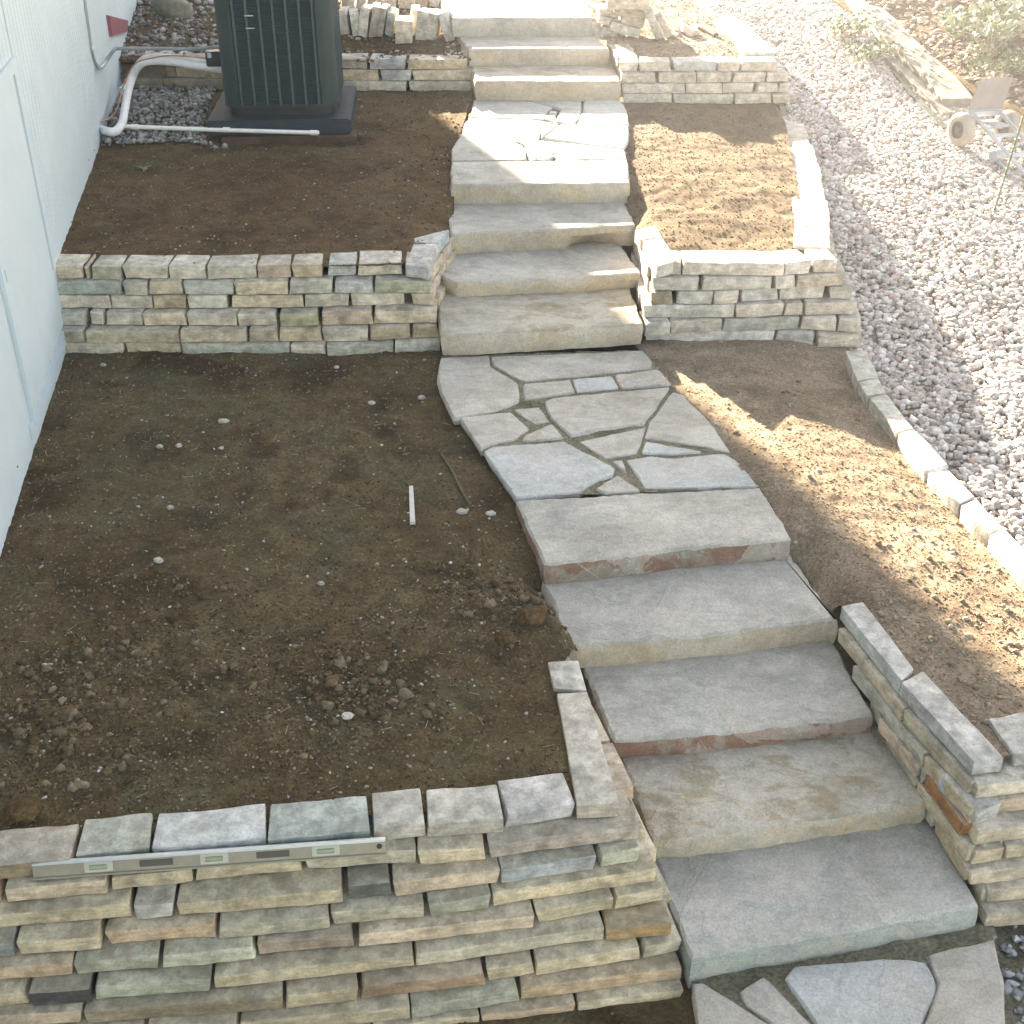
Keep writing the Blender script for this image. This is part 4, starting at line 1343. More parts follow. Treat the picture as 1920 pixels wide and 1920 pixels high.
# ================================================================== SPIRIT LEVEL
M_ALU = mat_plain("level_alu_reflection", (0.28, 0.255, 0.20), 0.45, 0.5, 0.25, .08, 30, 0, (.25, .23, .17), .4)  # tan reflection of the wall stones is put into the metal's colour
M_ALUTOP = mat_plain("level_edge", (0.47, 0.51, 0.53), 0.35, 0.5, 0.4, .05, 30)
La, Lb = at(64, 1648, .533), at(724, 1601, .533)
e1 = (Lb - La); LL = e1.length; e1.normalize()
tilt = R(24)
nrm = Vector((e1.y, -e1.x, 0)).normalized()               # towards the camera
e2 = (Vector((0, 0, 1)) * math.cos(tilt) - nrm * math.sin(tilt)).normalized()     # up along its face
e3 = e1.cross(e2) * 1
Ml = Matrix((e1, e2, e3)).transposed()
lc = (La + Lb) / 2 + e2 * .032
lv = empty('spirit_level', (La + Lb) / 2, 'long aluminium spirit level leaning against the caps of the foreground wall', 'spirit level')
HL = .064
MB().box(lc, (LL, HL - .012, .016), Ml).build('web', M_ALU, lv)
for s in (1, -1):
    MB().box(lc + e2 * s * (HL / 2 - .004), (LL, .008, .030), Ml, .0015).build('flange', M_ALUTOP if s > 0 else M_ALU, lv)
M_VIAL = mat_plain("vial", (.27, .30, .19), .2, .5)
M_FRAME = mat_plain("vial_frame", (.46, .45, .40), .4, .5)
for u in (185, 400, 610):
    t = (u - 64) / 660
    c = La.lerp(Lb, t) + e2 * .034 + e3 * .009
    fr_ = MB().box(c, (.105, .040, .006), Ml, .002).build('vial_frame', M_FRAME, lv, smooth=40)
    m = MB(); m.tube([c - e1 * .032 + e3 * .004, c + e1 * .032 + e3 * .004], .010, 10)
    m.build('vial', M_VIAL, fr_, smooth=60)
for u in (292, 510):
    c = La.lerp(Lb, (u - 64) / 660) + e2 * .034 + e3 * .0085
    MB().box(c, (.125, .026, .003), Ml, .0012).build('grip_hole', mat_plain('level_slot', (.10, .095, .08), .7, .2), lv)
c = La.lerp(Lb, (712 - 64) / 660) + e2 * .036 + e3 * .0085
MB().lathe(c, e3, [(0, .011), (.002, .010), (.0021, 0)], 12).build('hang_hole', M_BLK, lv)

# ================================================================== HAND TRUCK
M_STEEL = mat_plain("truck_metal", (0.34, 0.38, 0.42), 0.4, 0.5, 0.3, .06, 10)
M_PLATE = mat_plain("truck_plate", (0.25, 0.235, 0.24), 0.5, 0.4, 0.2, .1, 8, 0, (.3, .24, .18), .4)
M_TYRE = mat_plain("tyre", (0.30, 0.28, 0.25), 0.8, 0.2, 0, .1, 10)
O = aty(1846, 205, 11.4)
ht = empty('hand_truck', Vector((O.x, O.y, gz(O.y))), 'metal hand truck lying on its back on the gravel with its toe plate up', 'hand truck')
TX = Vector((.90, .38, -.06)).normalized()
TY = Vector((.34, -.85, -.33)).normalized()                 # from the toe plate towards the handles
TZ = TX.cross(TY) * -1
TZ = TZ if TZ.z > 0 else -TZ


def T(x, y, z): return O + TX * x + TY * y + TZ * z


def slabbox(p0, p1, p2, p3, th, nrm_):
    v = [p0, p1, p2, p3] + [p + nrm_ * th for p in (p0, p1, p2, p3)]
    return MB().add(v, [(0, 1, 2, 3), (4, 7, 6, 5), (0, 4, 5, 1), (1, 5, 6, 2), (2, 6, 7, 3), (3, 7, 4, 0)])


slabbox(T(-.19, .0, .0), T(.19, .0, .0), T(.245, -.10, .25), T(-.125, -.10, .25), .008, TY).build('toe_plate', M_PLATE, ht)
MB().box(T(0, .02, -.02), (.39, .03, .05), Matrix((TX, TY, TZ)).transposed()).build('plate_lip', M_STEEL, ht)
for s in (-.16, .16):
    MB().tube([T(s, .0, -.01), T(s, .5, -.03), T(s, 1.35, -.08)], .019, 8).build('rail', M_STEEL, ht, smooth=60)
    MB().tube([T(s - .02, .55, -.14), T(s - .02, 1.3, -.10)], .016, 8).build('skid', M_STEEL, ht, smooth=60)
for y_ in (.34, .62, .92):
    MB().box(T(0, y_, -.03 - .03 * y_), (.32, .045, .012), Matrix((TX, TY, TZ)).transposed()).build('crossbar', M_STEEL, ht)
MB().box(T(.02, .16, -.04), (.16, .20, .02), Matrix((TX, TY, TZ)).transposed() @ Matrix.Rotation(R(20), 3, 'X')).build('axle_bracket', M_STEEL, ht)
MB().tube([T(-.28, .10, -.13), T(.28, .10, -.13)], .010, 8).build('axle', M_STEEL, ht, smooth=60)
for s in (-.26, .26):
    c = T(s, .10, -.13)
    prof = [(-.04, .075), (-.048, .11), (-.034, .142), (0, .15), (.034, .142), (.048, .11), (.04, .075)]
    wl = MB().lathe(c, TX, prof, 24).build('wheel', M_TYRE, ht, smooth=60)
    MB().lathe(c, TX, [(-.05, .0), (-.05, .025), (-.02, .03), (-.015, .076), (.015, .076), (.02, .03), (.05, .025), (.05, .0)], 20).build('hub', mat_plain('wheel_hub', (.12, .13, .13), .5, .4), wl, smooth=40)
c = on(1836, 300, h_gravel)
MB().lathe(T(-.16, .52, -.12), TX, [(-.05, 0), (-.05, .05), (-.03, .062), (.05, .062), (.06, .04), (.06, 0)], 14).build('end_bracket', M_STEEL, ht, smooth=40)

# ================================================================== TIMBER EDGING, STAKE
M_TIMB = mat_plain("old_timber", (0.19, 0.185, 0.17), 0.9, 0.15, 0, .2, 9, .5, (.20, .18, .14), .5)


def beam(name, lab, cat, pts, w_, h_, zoff, mat):
    m = MB()
    P = [Vector((p.x, p.y, h_gravel(p.x, p.y) + zoff)) for p in pts]
    n_ = []
    for i, p in enumerate(P):
        t = (P[min(i + 1, len(P) - 1)] - P[max(i - 1, 0)]).normalized()
        s = t.cross(Vector((0, 0, 1))).normalized() * w_ / 2
        wob = .012 * noise.noise(p * 3)
        n_.append([p - s + Vector((0, 0, wob)), p + s + Vector((0, 0, wob)), p + s - Vector((0, 0, h_)), p - s - Vector((0, 0, h_))])
    v = [q_ for r_ in n_ for q_ in r_]
    f = [(0, 3, 2, 1)]
    for i in range(len(P) - 1):
        for k in range(4):
            f.append((4 * i + k, 4 * i + (k + 1) % 4, 4 * i + 4 + (k + 1) % 4, 4 * i + 4 + k))
    k = 4 * (len(P) - 1)
    f.append((k, k + 1, k + 2, k + 3))
    o = m.add(v, f).build(name, mat)
    return tag(o, lab, cat)


bp = smooth_path([on(1585, -10, h_gravel), on(1650, 55, h_gravel), on(1715, 120, h_gravel), on(1765, 170, h_gravel), on(1792, 205, h_gravel)], 5)
beam('timber_edging', 'broad weathered grey timber dividing the gravel from the planted bank', 'timber', bp, .30, .2, .10, M_TIMB)
bp = smooth_path([on(1660, 112, h_gravel), on(1700, 150, h_gravel), on(1745, 195, h_gravel), on(1775, 222, h_gravel)], 5)
beam('wood_strip', 'thin grey wooden strip lying on the gravel beside the broad timber', 'timber', bp, .10, .08, .06, M_TIMB)
bp = smooth_path([on(1672, 132, h_gravel), on(1698, 168, h_gravel), on(1735, 208, h_gravel), on(1772, 245, h_gravel)], 5)
beam('edging_strip', 'dark green black plastic edging strip half buried in the gravel', 'edging', bp, .06, .08, .035, mat_plain("edging_plastic", (.03, .05, .045), .6, .3))
sp_ = on(1862, 402, h_gravel)
gs = empty('garden_stake', sp_, 'thin green garden stake standing in the gravel near the right edge', 'stake')
top_ = sp_ + Vector((.10, .02, .92))
MB().tube([sp_ + (top_ - sp_) * t for t in (-.1, .25, .5, .75, 1.0)], .009, 8).build('rod', mat_plain("stake_green", (.06, .11, .06), .5, .4), gs, smooth=60)
m = MB()
for k in range(16):
    c = sp_ + (top_ - sp_) * (k / 16 + .03)
    m.lathe(c, top_ - sp_, [(-.006, .009), (0, .0135), (.006, .009)], 8)
tag(m.build('knob', mat_plain("stake_knob", (.09, .15, .08), .5, .4), gs, smooth=60), kind='stuff')

# ================================================================== LOOSE BUILDING STONES
GL = 'loose wall stones standing on edge'


def loose(name, c, size, rot, col, lab, cat, grp, r=.014):
    hx, hy, hz = [d / 2 for d in size]
    k = lambda: rng.uniform(.88, 1.0)
    c8 = [[[None, None], [None, None]], [[None, None], [None, None]]]
    for i in (0, 1):
        for j in (0, 1):
            for q_ in (0, 1):
                p = Vector(((2 * i - 1) * hx * k(), (2 * j - 1) * hy * k(), (2 * q_ - 1) * hz * k()))
                c8[i][j][q_] = Vector(c) + rot @ p
    v, f = hewn(c8, r, .008, .07, rng.uniform(0, 99))
    return tag(mesh_obj(name, v, f, M_STONE_CAP, smooth=38, color=col), lab, cat, grp)


row = [(646, 64, 18, 44, -8, 'leftmost of the upright stones, close to the air conditioner'), (665, 67, 17, 42, -6, 'short upright stone, second in the row from the air conditioner'),
       (685, 69, 19, 52, 9, 'tall upright stone leaning right, third from the air conditioner'), (702, 70, 15, 56, 12, 'thin grey upright stone leaning right, fourth from the air conditioner'),
       (718, 69, 14, 52, 12, 'thin upright stone with a rusty foot, in the middle of the leaning row'), (735, 68, 17, 44, 8, 'upright stone just left of the broad squat one'),
       (757, 82, 34, 42, 4, 'broad squat stone standing in front of the leaning row'), (776, 66, 18, 48, 10, 'upright stone behind and right of the broad squat one'),
       (795, 76, 22, 52, 8, 'upright stone with a sunlit tip, third from the steps'), (815, 76, 20, 50, 10, 'upright stone with a sunlit tip, second from the steps'),
       (838, 78, 20, 54, -14, 'last upright stone of the row, leaning against the steps')]
for u, v_, w_, h_, an, lab in row:
    p = on(u, v_, h_ltop)
    sc = 1 / 186
    rot = Matrix.Rotation(R(an), 3, 'Y') @ Matrix.Rotation(R(rng.uniform(-8, 8)), 3, 'Z')
    loose('loose_stone', p + Vector((0, .12, h_ * sc / 2)), (w_ * sc, .30, h_ * sc * 1.04), rot, pick(PALW) if u < 690 or u > 720 else pick([((.42, .36, .31), 1)]), lab, 'stone', GL)
back = [(652, 24, 26, 44, 5, 'broad upright stone at the left end of the back row, by the air conditioner'), (676, 20, 18, 40, 9, 'upright stone in the back row, second from the air conditioner'),
        (696, 18, 16, 42, 12, 'leaning stone in the back row, third from the air conditioner'), (716, 17, 18, 40, 6, 'leaning stone in the back row, fourth from the air conditioner'),
        (738, 18, 18, 40, 10, 'middle upright stone of the back row'), (757, 17, 16, 38, 10, 'stone of the back row, just right of its middle'),
        (776, 18, 18, 44, 12, 'sunlit stone of the back row, third from the steps'), (796, 16, 18, 44, 12, 'sunlit stone of the back row, second from the steps'), (816, 14, 18, 40, 8, 'sunlit stone at the right end of the back row, nearest the steps')]
for u, v_, w_, h_, an, lab in back:
    p = on(u, v_, h_ltop)
    sc = 1 / 176
    rot = Matrix.Rotation(R(an), 3, 'Y') @ Matrix.Rotation(R(rng.uniform(-10, 10)), 3, 'Z')
    loose('loose_stone', p + Vector((0, .1, h_ * sc / 2)), (w_ * sc, .28, h_ * sc), rot, pick(PALW), lab, 'stone', 'back row of stones standing on edge')

GP = 'flat stones heaped beside the top step'
pile = [(1128, 62, 60, 24, 1.58, 4, 'low broad stone at the foot of the heap, touching the step'), (1172, 56, 62, 18, 1.64, 14, 'lowest tilted flat stone of the heap'),
        (1140, 40, 40, 15, 1.70, 12, 'short flat stone at the left of the heap, second layer'), (1186, 40, 46, 17, 1.71, 8, 'tan flat stone in the middle of the heap'),
        (1182, 24, 64, 16, 1.80, 6, 'long flat stone near the top of the heap'), (1142, 24, 40, 12, 1.79, 10, 'thin flat stone jutting left from the heap'),
        (1178, 4, 78, 26, 1.92, 2, 'big pale slab on top of the heap')]
for u, v_, w_, h_, z, an, lab in pile:
    p = at(u, v_, z)
    sc = 1 / 183
    loose('loose_stone', p + Vector((0, .12, 0)), (w_ * sc, .30, h_ * sc), Matrix.Rotation(R(an), 3, 'Y'), pick(PALW), lab, 'stone', GP)
for (u0, v0), (u1, v1), w_, lab in (((1212, 12), (1238, 74), 15, 'narrow slab leaning steeply against the heap, left of two'), ((1230, 22), (1256, 70), 15, 'narrow slab leaning steeply against the heap, right of two')):
    b0 = on(u1, v1, h_rtop)
    t0 = aty(u0, v0, b0.y + .06)
    ax_ = (t0 - b0)
    zz = ax_.normalized(); xx = zz.cross(Vector((0, -1, 0))).normalized(); yy = zz.cross(xx)
    loose('loose_stone', (t0 + b0) / 2, (w_ / 183, .24, ax_.length), Matrix((xx, yy, zz)).transposed(), pick(PALW), lab, 'stone', GP)
for u, v_, w_, h_, lab in ((1273, 56, 24, 12, 'small sunlit flat stone on the soil right of the heap'), (1294, 64, 26, 12, 'small grey stone lying tilted right of the heap')):
    p = on(u, v_, h_rtop)
    loose('loose_stone', p + Vector((0, 0, .03)), (w_ / 183, .18, .075), Matrix.Rotation(R(20), 3, 'Y') @ Matrix.Rotation(R(30), 3, 'Z'), pick(PALW), lab, 'stone', GP)
p0, p1 = on(1312, 58, h_rtop), on(1342, 70, h_rtop)
m = MB(); m.tube(smooth_path([p0 + Vector((0, 0, .03)), p0.lerp(p1, .5) + Vector((0, .02, .025)), p1 + Vector((0, 0, .02))], 4), .028, 8)
tag(m.build('wood_piece', M_BASEBOARD, smooth=50), 'short brown stick of wood on the sunlit top right soil', 'stick')
p = on(318, 34, h_ltop)
bv = ico(3)
v = [Vector(q_) for q_ in bv[0]]
v = [Vector((a.x * .24, a.y * .2, a.z * .15)) * (1 + .16 * noise.fractal(a * 1.6, 1, 2, 4)) for a in v]
rot = Matrix.Rotation(R(28), 3, 'Y') @ Matrix.Rotation(R(15), 3, 'Z')
bo = mesh_obj('boulder', [p + Vector((.03, .12, .06)) + rot @ a for a in v], bv[1].tolist(), M_STONE_OLD, smooth=50, color=(.17, .16, .12))
tag(bo, 'rounded dark boulder in the shaded corner between house and air conditioner', 'boulder')

# ================================================================== BITS ON THE LEFT BED
def at_left(u, v): return on(u, v, h_left)


a0, a1 = at_left(774, 985), at_left(771, 917)
d = (a1 - a0).normalized(); s_ = Vector((d.y, -d.x, 0)).normalized()
st_ = empty('wooden_stake', a0, 'short split white wooden stake lying on the dark soil', 'stake')
v = []
for q_, wd in ((a0, .014), (a0.lerp(a1, .55), .013), (a1, .011)):
    v += [q_ - s_ * wd + Vector((0, 0, .004)), q_ + s_ * wd + Vector((0, 0, .004)), q_ + s_ * wd + Vector((0, 0, .022)), q_ - s_ * wd + Vector((0, 0, .022))]
f = [(0, 1, 2, 3)[::-1], (8, 9, 10, 11)] + [(4 * i + k, 4 * i + (k + 1) % 4, 4 * i + 4 + (k + 1) % 4, 4 * i + 4 + k) for i in (0, 1) for k in range(4)]
M_LATH = mat_plain("lath", (.50, .49, .46), .8, .2, 0, .1, 30, .2)
mesh_obj('lath', v, f, M_LATH, st_)
q_ = a0.lerp(a1, .28)
MB().box(q_ - s_ * .018 + Vector((0, 0, .014)), (.022, .006, .008), Matrix.Rotation(.6, 3, 'Z')).build('splinter', M_LATH, st_)
p0, p1 = at_left(827, 854), at_left(882, 950)
tag(MB().tube(smooth_path([p0 + Vector((0, 0, .012)), p0.lerp(p1, .35) + Vector((.004, 0, .016)), p0.lerp(p1, .7) + Vector((-.004, 0, .014)), p1 + Vector((0, 0, .01))], 4), .0075, 7).build('stick', mat_plain("twig", (.13, .10, .07), .9, .1, 0, .2, 40, .3), smooth=60),
    'thin dark stick lying on the soil left of the crazy paving', 'stick')
GC = 'pale stone chips dropped on the left bed'
chips = [(420, 791, 16, 'largest tan stone chip near the middle of the upper left bed'), (866, 962, 15, 'flat white chip just left of the end of the stick'), (921, 965, 13, 'white angular chip right of the end of the stick'),
         (194, 686, 9, 'chip near the corner of house and stone wall'), (631, 690, 9, 'chip just below the middle of the left stone wall'), (697, 757, 12, 'small pale chip left of the crazy paving edge'),
         (790, 747, 12, 'chip beside the left edge of the crazy paving'), (297, 1053, 11, 'pale chip alone on the dark soil of the lower left bed'), (602, 1096, 7, 'small bright white chip in the middle of the left bed'),
         (300, 839, 10, 'long thin chip, left of two in the upper left bed'), (336, 837, 8, 'small square chip, right of two in the upper left bed'), (651, 1344, 12, 'white chip beside the heap of clods'),
         (320, 953, 9, 'white chip in the patch of crushed mortar'), (415, 842, 7, 'little white chip below the largest tan one')]
for u, v_, s, lab in chips:
    p = at_left(u, v_)
    k = s / 430 * 1.0
    n_ = rng.randint(5, 7)
    a0_ = rng.uniform(0, 6)
    o_ = [p + Vector((k * rng.uniform(.7, 1.15) * math.cos(a0_ + 2 * math.pi * i / n_), k * .8 * rng.uniform(.7, 1.15) * math.sin(a0_ + 2 * math.pi * i / n_), 0)) for i in range(n_)]
    v_g, f_g, fm_g = slab_geo(o_, p.z + .016, .022, jit=.003, inset=.003, step=.012, drop=.003, under=.003)
    tag(mesh_obj('stone_chip', v_g, f_g, M_STONE_CAP, smooth=40, color=(.40, .35, .28) if u == 420 else (.38, .365, .335)), lab, 'chip', GC)
GK = 'big clods and stones in the loose soil'
for u, v_, s, col, lab in ((995, 1160, 34, (.10, .068, .042), 'big brown clod beside the left edge of the fourth step'), (948, 1198, 26, (.075, .055, .036), 'dark brown clod left of the biggest one'),
                           (45, 1522, 36, (.17, .115, .05), 'yellowish brown rock at the lower left edge'), (140, 1202, 12, (.12, .10, .075), 'small round clod alone in the lower left bed'),
                           (1012, 1116, 8, (.34, .32, .29), 'little pale stone by the corner of the reddish slab')):
    p = at_left(u, v_)
    k = s / 470
    vv = [Vector(q_) for q_ in ICO2[0]]
    vv = [Vector((q_.x * k, q_.y * k * .85, q_.z * k * .7)) * (1 + .3 * noise.fractal(q_ * 1.7 + Vector((u, 0, 0)), 1, 2, 3)) for q_ in vv]
    o = mesh_obj('clod', [p + Vector((0, 0, k * .15)) + q_ for q_ in vv], ICO2[1].tolist(), M_STONE_OLD if u == 1012 else SOIL_U, smooth=30, color=col)
    tag(o, lab, 'clod', GK)

# ================================================================== LOOSE STUFF
nr = np.random.default_rng(5)


def bits(name, poly, hf, n, smin, smax, cols, mat, seed, w=None, dens=None, base=ICO1, flat=.75, sink=.25, pw=2.5, smooth=None, ang=.22, var=.16):
    r = np.random.default_rng(seed)
    q = sample_poly([(p[0], p[1]) for p in poly], n, r, dens)
    s = smin + (smax - smin) * r.uniform(0, 1, n) ** pw
    z = np.array([hf(x, y) for x, y in q])
    pts = np.stack([q[:, 0], q[:, 1], z + s * (flat * (.5 - sink))], 1)
    return scatter(name, pts, s, palette(cols, n, r, var, w), mat, base, flat, seed, smooth, ang)


BR = [(0.115, 0.083, 0.05), (0.145, 0.108, 0.07), (0.085, 0.058, 0.034), (0.19, 0.15, 0.105), (0.26, 0.235, 0.20), (0.42, 0.40, 0.37)]
heaps = [((-.75, 4.35), .40, 1.0), ((.05, 4.95), .28, 1.0), ((-2.0, 4.05), .55, .7), ((-1.7, 4.6), .5, .45), ((-1.2, 3.75), .7, .4), ((-.3, 5.0), .3, .8), ((.0, 5.5), .3, .35)]


def dl(x, y):
    d = .30
    for (cx, cy), r_, a_ in heaps: d += a_ * math.exp(-((x - cx) ** 2 + (y - cy) ** 2) / r_ ** 2)
    d += .35 * max(0, 1 - (x - wall_x(y)) / .35)
    return min(1, d * (0.55 + .9 * abs(fbm(x, y, 2.2, 4, 41))))


def dheap(x, y): return min(1, sum(a_ * math.exp(-((x - cx) ** 2 + (y - cy) ** 2) / (r_ * .62) ** 2) for (cx, cy), r_, a_ in heaps[:4]))


lw = [.29, .27, .21, .17, .05, .01]
bits('pebbles', poly_left, h_left, 26000, .0025, .010, BR, M_CLOD, 11, lw, dl, pw=2.2)
bits('clods', poly_left, h_left, 650, .009, .030, BR[:4], M_CLOD, 12, [.4, .25, .25, .1], dheap, base=ICO2, pw=2.6, flat=.8, sink=.5)
bits('stone_crumbs', poly_left, h_left, 220, .004, .014, [(.34, .32, .29), (.28, .26, .22), (.42, .41, .38)], M_CLOD, 13, None, lambda x, y: .25 + .75 * math.exp(-((x + 1.55) ** 2 + (y - 5.95) ** 2) / .02) + .9 * math.exp(-((x + .17) ** 2 + (y - 5.8) ** 2) / .012), flat=.4, pw=2)
UP = [(0.115, 0.085, 0.055), (0.145, 0.11, 0.075), (0.09, 0.062, 0.04), (0.22, 0.18, 0.14), (0.34, 0.31, 0.27)]
bits('pebbles', poly_up, h_upper, 6500, .004, .014, UP, M_CLOD, 14, [.3, .3, .2, .15, .05], pw=2.6)
bits('pebbles', poly_ltop, h_ltop, 5000, .006, .03, UP, M_CLOD, 15, [.25, .25, .2, .2, .1], pw=2.2)
RT = [(0.235, 0.178, 0.122), (0.265, 0.205, 0.145), (0.205, 0.152, 0.104), (0.30, 0.25, 0.195), (0.38, 0.345, 0.31)]
bits('crumbs', poly_rlow, h_rlow, 18000, .0025, .0075, RT, M_CLOD, 16, [.36, .34, .18, .10, .02], lambda x, y: min(1, .35 + .65 * max(0, min(1, (x - 1.15) / .5))), pw=2.0, flat=.7, sink=.4)
bits('crumbs', poly_rlow, h_rlow, 350, .010, .022, RT, M_CLOD, 17, [.3, .3, .1, .18, .12], lambda x, y: math.exp(-((y - 4.4) / .7) ** 2) + .15, pw=1.6)
bits('crumbs', poly_rmid, h_rmid, 5000, .003, .009, [tuple(c * f for c, f in zip(q, (.43, .42, .40))) for q in RT], M_CLOD, 18, [.33, .32, .2, .12, .03], pw=2.6, flat=.85)
bits('crumbs', poly_rtop, h_rtop, 4000, .004, .014, RT, M_CLOD, 19, [.33, .32, .2, .12, .03], pw=2.2)
bits('pebbles', poly_low, h_low, 2500, .003, .012, BR, M_CLOD, 20, lw)
GRV = [(0.41, 0.375, 0.36), (0.48, 0.45, 0.435), (0.33, 0.305, 0.29), (0.55, 0.525, 0.515), (0.36, 0.30, 0.27), (0.23, 0.21, 0.20), (0.39, 0.275, 0.235)]
gw = [.24, .2, .18, .14, .1, .09, .05]
near = [p for p in [(3.6, 4.0), (3.0, 4.8), (2.75, 5.5), (2.5, 6.8), (2.36, 7.9), (2.28, 8.4), (2.34, 9.3), (6.0, 9.3), (6.0, 6), (4.6, 4.0)]]
far = [(2.34, 9.3), (2.62, 12.2), (2.3, 14.2), (1.95, 17.3), (3.2, 17.3), (3.5, 15.8), (4.2, 13.0), (4.9, 11.2), (6.0, 9.3)]
o = bits('gravel', near, h_gravel, 27000, .012, .036, GRV, M_GRAVEL, 21, gw, base=ICO1, flat=.72, pw=1.3, sink=.1, ang=.2)
o = bits('gravel', far, h_gravel, 32000, .012, .036, GRV, M_GRAVEL, 22, gw, base=ICO1, flat=.72, pw=1.5, sink=.1, ang=.2)
bits('gravel', [(1.88, 2.0), (3.2, 2.0), (3.2, 3.75), (1.98, 3.6)], lambda x, y: -.045, 1300, .012, .030, [(.22, .24, .25), (.30, .31, .32), (.5, .51, .52), (.17, .17, .18)], M_GRAVEL, 23, [.35, .3, .15, .2], base=ICO2, sink=.1)
pad_poly = [(wall_x(10.7) + .02, 10.75), (-2.45, 10.95), (-2.72, 11.1), (-2.9, 12.4), (-2.9, 12.7), (wall_x(12.7) + .02, 12.7)]
bits('gravel', pad_poly, lambda x, y: h_upper(x, y) + .02, 1500, .014, .034, [(.20, .21, .19), (.27, .27, .24), (.15, .14, .14), (.37, .36, .31), (.13, .10, .11)], M_GRAVEL, 24, [.3, .25, .2, .1, .15], base=ICO1, sink=.15)
bits('gravel', [(wall_x(13) + .02, 12.9), (-2.2, 12.95), (-2.4, 15.5), (wall_x(15.5), 15.5)], h_ltop, 900, .015, .045, [(.16, .14, .14), (.24, .22, .20), (.34, .33, .31), (.12, .09, .09)], M_GRAVEL, 25, None, base=ICO1, sink=.15)
LF = [(0.22, 0.165, 0.14), (0.28, 0.21, 0.18), (0.35, 0.30, 0.27), (0.16, 0.12, 0.10), (0.42, 0.39, 0.37)]
bits('leaf_litter', [(4.0, 16.5), (3.75, 15.3), (4.45, 12.6), (5.0, 11.2), (8, 11.2), (8, 16.5)], h_bank, 9000, .018, .05, LF, M_CLOD, 26, None, base=ICO1, flat=.3, pw=1.5, ang=.3)


# ================================================================== PLANTS
M_LEAF = mat_attr("leaves", 0.6, 0.0, 20, 0.3, .15)
M_TWIG = mat_plain("pale_twig", (0.42, 0.38, 0.33), 0.85, 0.2, 0, .15, 20)


def leaves(name, pts, size, cols, parent, r, up=.3):
    vs_, fs, tone = [], [], []
    for p in pts:
        a = r.uniform(0, 2 * math.pi)
        d = Vector((math.cos(a), math.sin(a), r.uniform(-.4, .9) + up)).normalized()
        s = d.cross(Vector((r.normal(), r.normal(), 1))).normalized()
        n_ = d.cross(s)
        L = size * r.uniform(.6, 1.3); w = L * r.uniform(.22, .34)
        b = len(vs_)
        vs_ += [p, p + d * L * .45 + s * w + n_ * L * .06, p + d * L, p + d * L * .45 - s * w + n_ * L * .06]
        fs += [(b, b + 1, b + 2), (b, b + 2, b + 3)]
        c = np.array(cols[r.integers(len(cols))]) * r.uniform(.8, 1.2)
        tone += [c] * 4
    o = mesh_obj(name, vs_, fs, M_LEAF, parent)
    ca_ = o.data.color_attributes.new("tone", 'FLOAT_COLOR', 'POINT')
    ca_.data.foreach_set("color", np.concatenate([np.array(tone), np.ones((len(tone), 1))], 1).reshape(-1).astype(np.float32))
    return o


def shrub(name, base, rad, h, n, size, cols, lab, grp, seed, twigs=8, hf=h_bank):
    r = np.random.default_rng(seed)
    root = empty(name, base, lab, 'plant', grp)
    tips = []
    for k in range(twigs):
        a = 2 * math.pi * k / twigs + r.uniform(-.3, .3)
        e = base + Vector((math.cos(a) * rad * r.uniform(.5, 1), math.sin(a) * rad * r.uniform(.5, 1), h * r.uniform(.35, 1)))
        mid = base.lerp(e, .5) + Vector((0, 0, h * .2))
        path = smooth_path([base, mid, e], 5)
        MB().tube(path, [max(.003, .011 * (1 - i / len(path))) for i in range(len(path))], 5).build('branch', M_TWIG, root, smooth=60)
        tips.append(path)
    pts = []
    for k in range(n):
        path = tips[r.integers(len(tips))]
        p = path[min(len(path) - 1, int(len(path) * r.uniform(.25, 1.0)))]
        pts.append(p + Vector((r.normal(0, rad * .2), r.normal(0, rad * .2), abs(r.normal(0, h * .13)))))
    leaves('foliage', pts, size, cols, root, r)
    return root


GRN = [(0.10, 0.15, 0.07), (0.14, 0.19, 0.09), (0.20, 0.25, 0.15), (0.07, 0.11, 0.06)]
PALE = [(0.24, 0.28, 0.20), (0.32, 0.36, 0.28), (0.16, 0.21, 0.12), (0.38, 0.40, 0.34)]
GPL = 'low plants at the gravel edge'
shrub('ground_plant', on(1592, 72, h_gravel), .28, .16, 320, .055, GRN + PALE[:2], 'low green plant in the gravel, upper of two beside the timber', GPL, 61, 9)
shrub('ground_plant', on(1630, 118, h_gravel), .30, .18, 380, .055, GRN + PALE[:1], 'low green plant in the gravel, lower of two beside the timber', GPL, 62, 9)
GS2 = 'leafy shrubs on the bank'
shrub('shrub', on(1850, 105, h_bank), .55, .42, 900, .085, PALE + GRN[:2], 'pale leaved shrub spreading on the bank at the top right', GS2, 63, 12)
shrub('shrub', on(1915, 70, h_bank), .5, .5, 700, .085, PALE + GRN[:1], 'pale shrub cut by the right edge of the picture', GS2, 64, 10)
shrub('shrub', on(1775, 8, h_bank), .5, .35, 600, .07, GRN, 'dark green shrub at the very top behind the bare twigs', GS2, 65, 10)
shrub('shrub', on(1865, 150, h_bank), .4, .25, 420, .06, GRN, 'small dark green shrub in front of the pale one, above the hand truck', GS2, 66, 8)
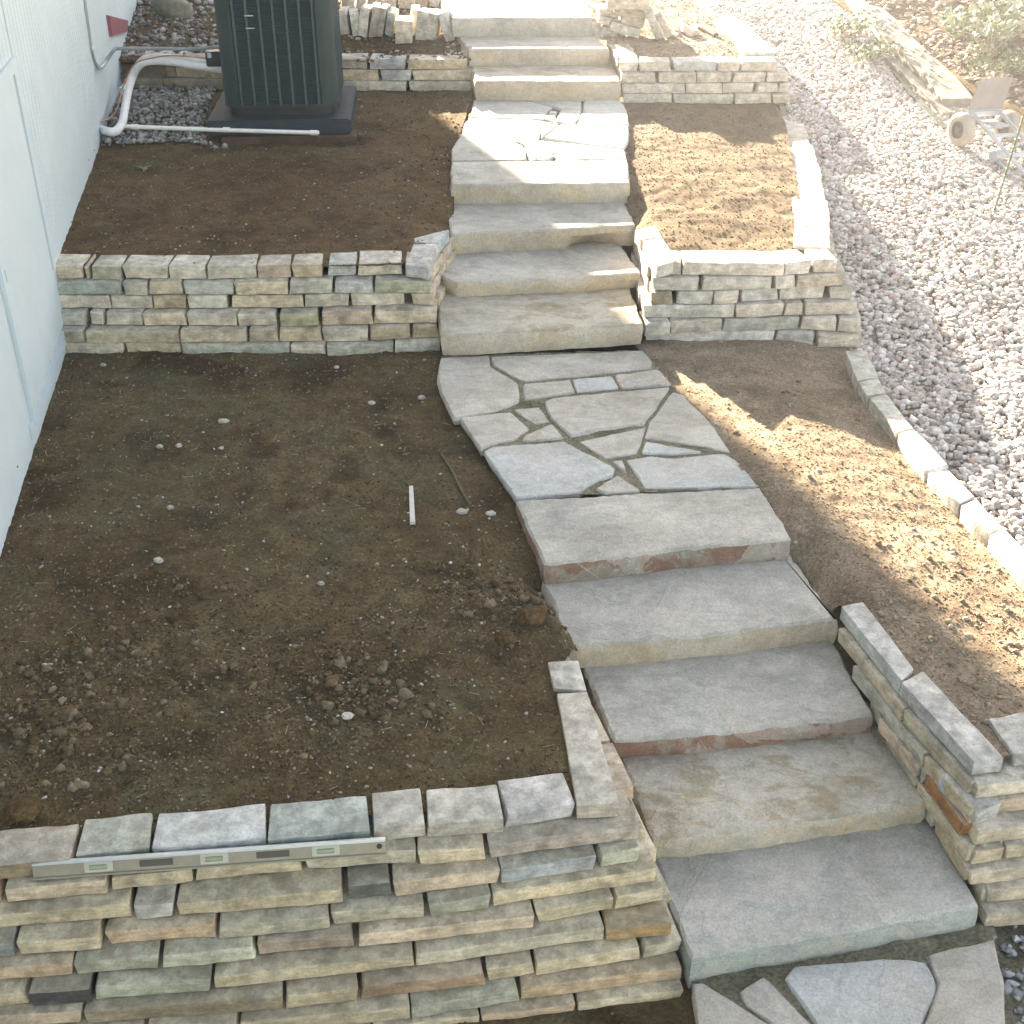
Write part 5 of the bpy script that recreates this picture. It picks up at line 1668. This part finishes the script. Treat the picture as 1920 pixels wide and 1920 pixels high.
for q_, lab in (([(1745, 48), (1765, 28), (1790, 8), (1800, -12)], 'bare forked white twig lying over the dark green shrub'), ([(1762, 30), (1790, 30), (1820, 14), (1850, 8), (1880, 0)], 'long bare white twig reaching right over the bank')):
    pth = [on(u, v_, h_bank) + Vector((0, 0, .14 + .05 * i)) for i, (u, v_) in enumerate(q_)]
    root = empty('bare_branch', pth[0], lab, 'branch', 'bare twigs on the bank')
    sp2 = smooth_path(pth, 5)
    MB().tube(sp2, [.02 * (1 - .6 * i / len(sp2)) for i in range(len(sp2))], 6).build('limb', M_TWIG, root, smooth=60)
    for k in (4, 9, 12):
        if k < len(sp2):
            e = sp2[k] + Vector((rng.uniform(-.2, .3), rng.uniform(-.2, .3), .18))
            MB().tube([sp2[k], sp2[k].lerp(e, .5) + Vector((0, 0, .03)), e], [.011, .008, .004], 5).build('twig', M_TWIG, root, smooth=60)
shrub('weed', on(272, 318, h_upper), .10, .06, 70, .03, [(0.05, .08, .03), (.07, .1, .04)], 'tiny green weed on the shaded upper left bed', None, 67, 5)
# dry sprigs fallen on the sunlit landing
r9 = np.random.default_rng(77)
for u, v_, lab in ((978, 268, 'dry brown sprig on the sunlit landing, upper left of three'), (986, 298, 'dry brown sprig on the sunlit landing, nearest the front'), (1036, 290, 'dry brown sprig on the sunlit landing, rightmost of three')):
    p = at(u, v_, 1.234)
    root = empty('dry_sprig', p, lab, 'sprig', 'dry sprigs on the landing')
    for k in range(7):
        a = r9.uniform(0, 6.28); L = r9.uniform(.03, .09)
        c = p + Vector((r9.normal(0, .05), r9.normal(0, .05), .006))
        MB().tube([c, c + Vector((math.cos(a) * L, math.sin(a) * L * .7, .012))], [.004, .002], 5).build('twig', M_BASEBOARD, root)

bp_ = [on(1585, -10, h_gravel), on(1650, 55, h_gravel), on(1715, 120, h_gravel), on(1792, 205, h_gravel)]
strip = [(p.x - .13, p.y) for p in bp_] + [(p.x + .13, p.y) for p in bp_[::-1]]
bits('gravel', strip, lambda x, y: h_gravel(x, y) + .095, 150, .010, .03, GRV, M_GRAVEL, 27, gw, sink=.1, dens=lambda x, y: .15 + .85 * max(0, fbm(x, y, 2.5, 3, 3)) * 2)

# straws and splinters trodden into the left bed
rs = np.random.default_rng(91)
m = MB()
for x, y in sample_poly([(p[0], p[1]) for p in poly_left], 170, rs):
    a = rs.uniform(0, 6.28); L = rs.uniform(.015, .06)
    p = Vector((x, y, h_left(x, y) + .004))
    m.tube([p, p + Vector((math.cos(a) * L, math.sin(a) * L, .006))], [.0016, .0011], 4)
tag(m.build('straw', mat_plain("straw", (.34, .29, .20), .8, .2)), label='pale straws and splinters trodden into the dark soil', kind='stuff')

# ================================================================== HAZE VOLUME FOR THE LENS GLARE
hm = bpy.data.materials.new("glare_haze")
hm.use_nodes = True
ht_ = hm.node_tree
ht_.nodes.clear()
pv = ht_.nodes.new("ShaderNodeVolumePrincipled")
pv.inputs["Color"].default_value = (0.95, 0.96, 1.0, 1)
pv.inputs["Density"].default_value = 0.0056
pv.inputs["Anisotropy"].default_value = 0.35
mo = ht_.nodes.new("ShaderNodeOutputMaterial")
ht_.links.new(pv.outputs[0], mo.inputs["Volume"])
hb = MB().box((0, 15, 5.5), (124, 154, 21)).build('glare_haze', hm)  # volume added for a milky wash that is partly glare inside the lens
tag(hb, kind='stuff')
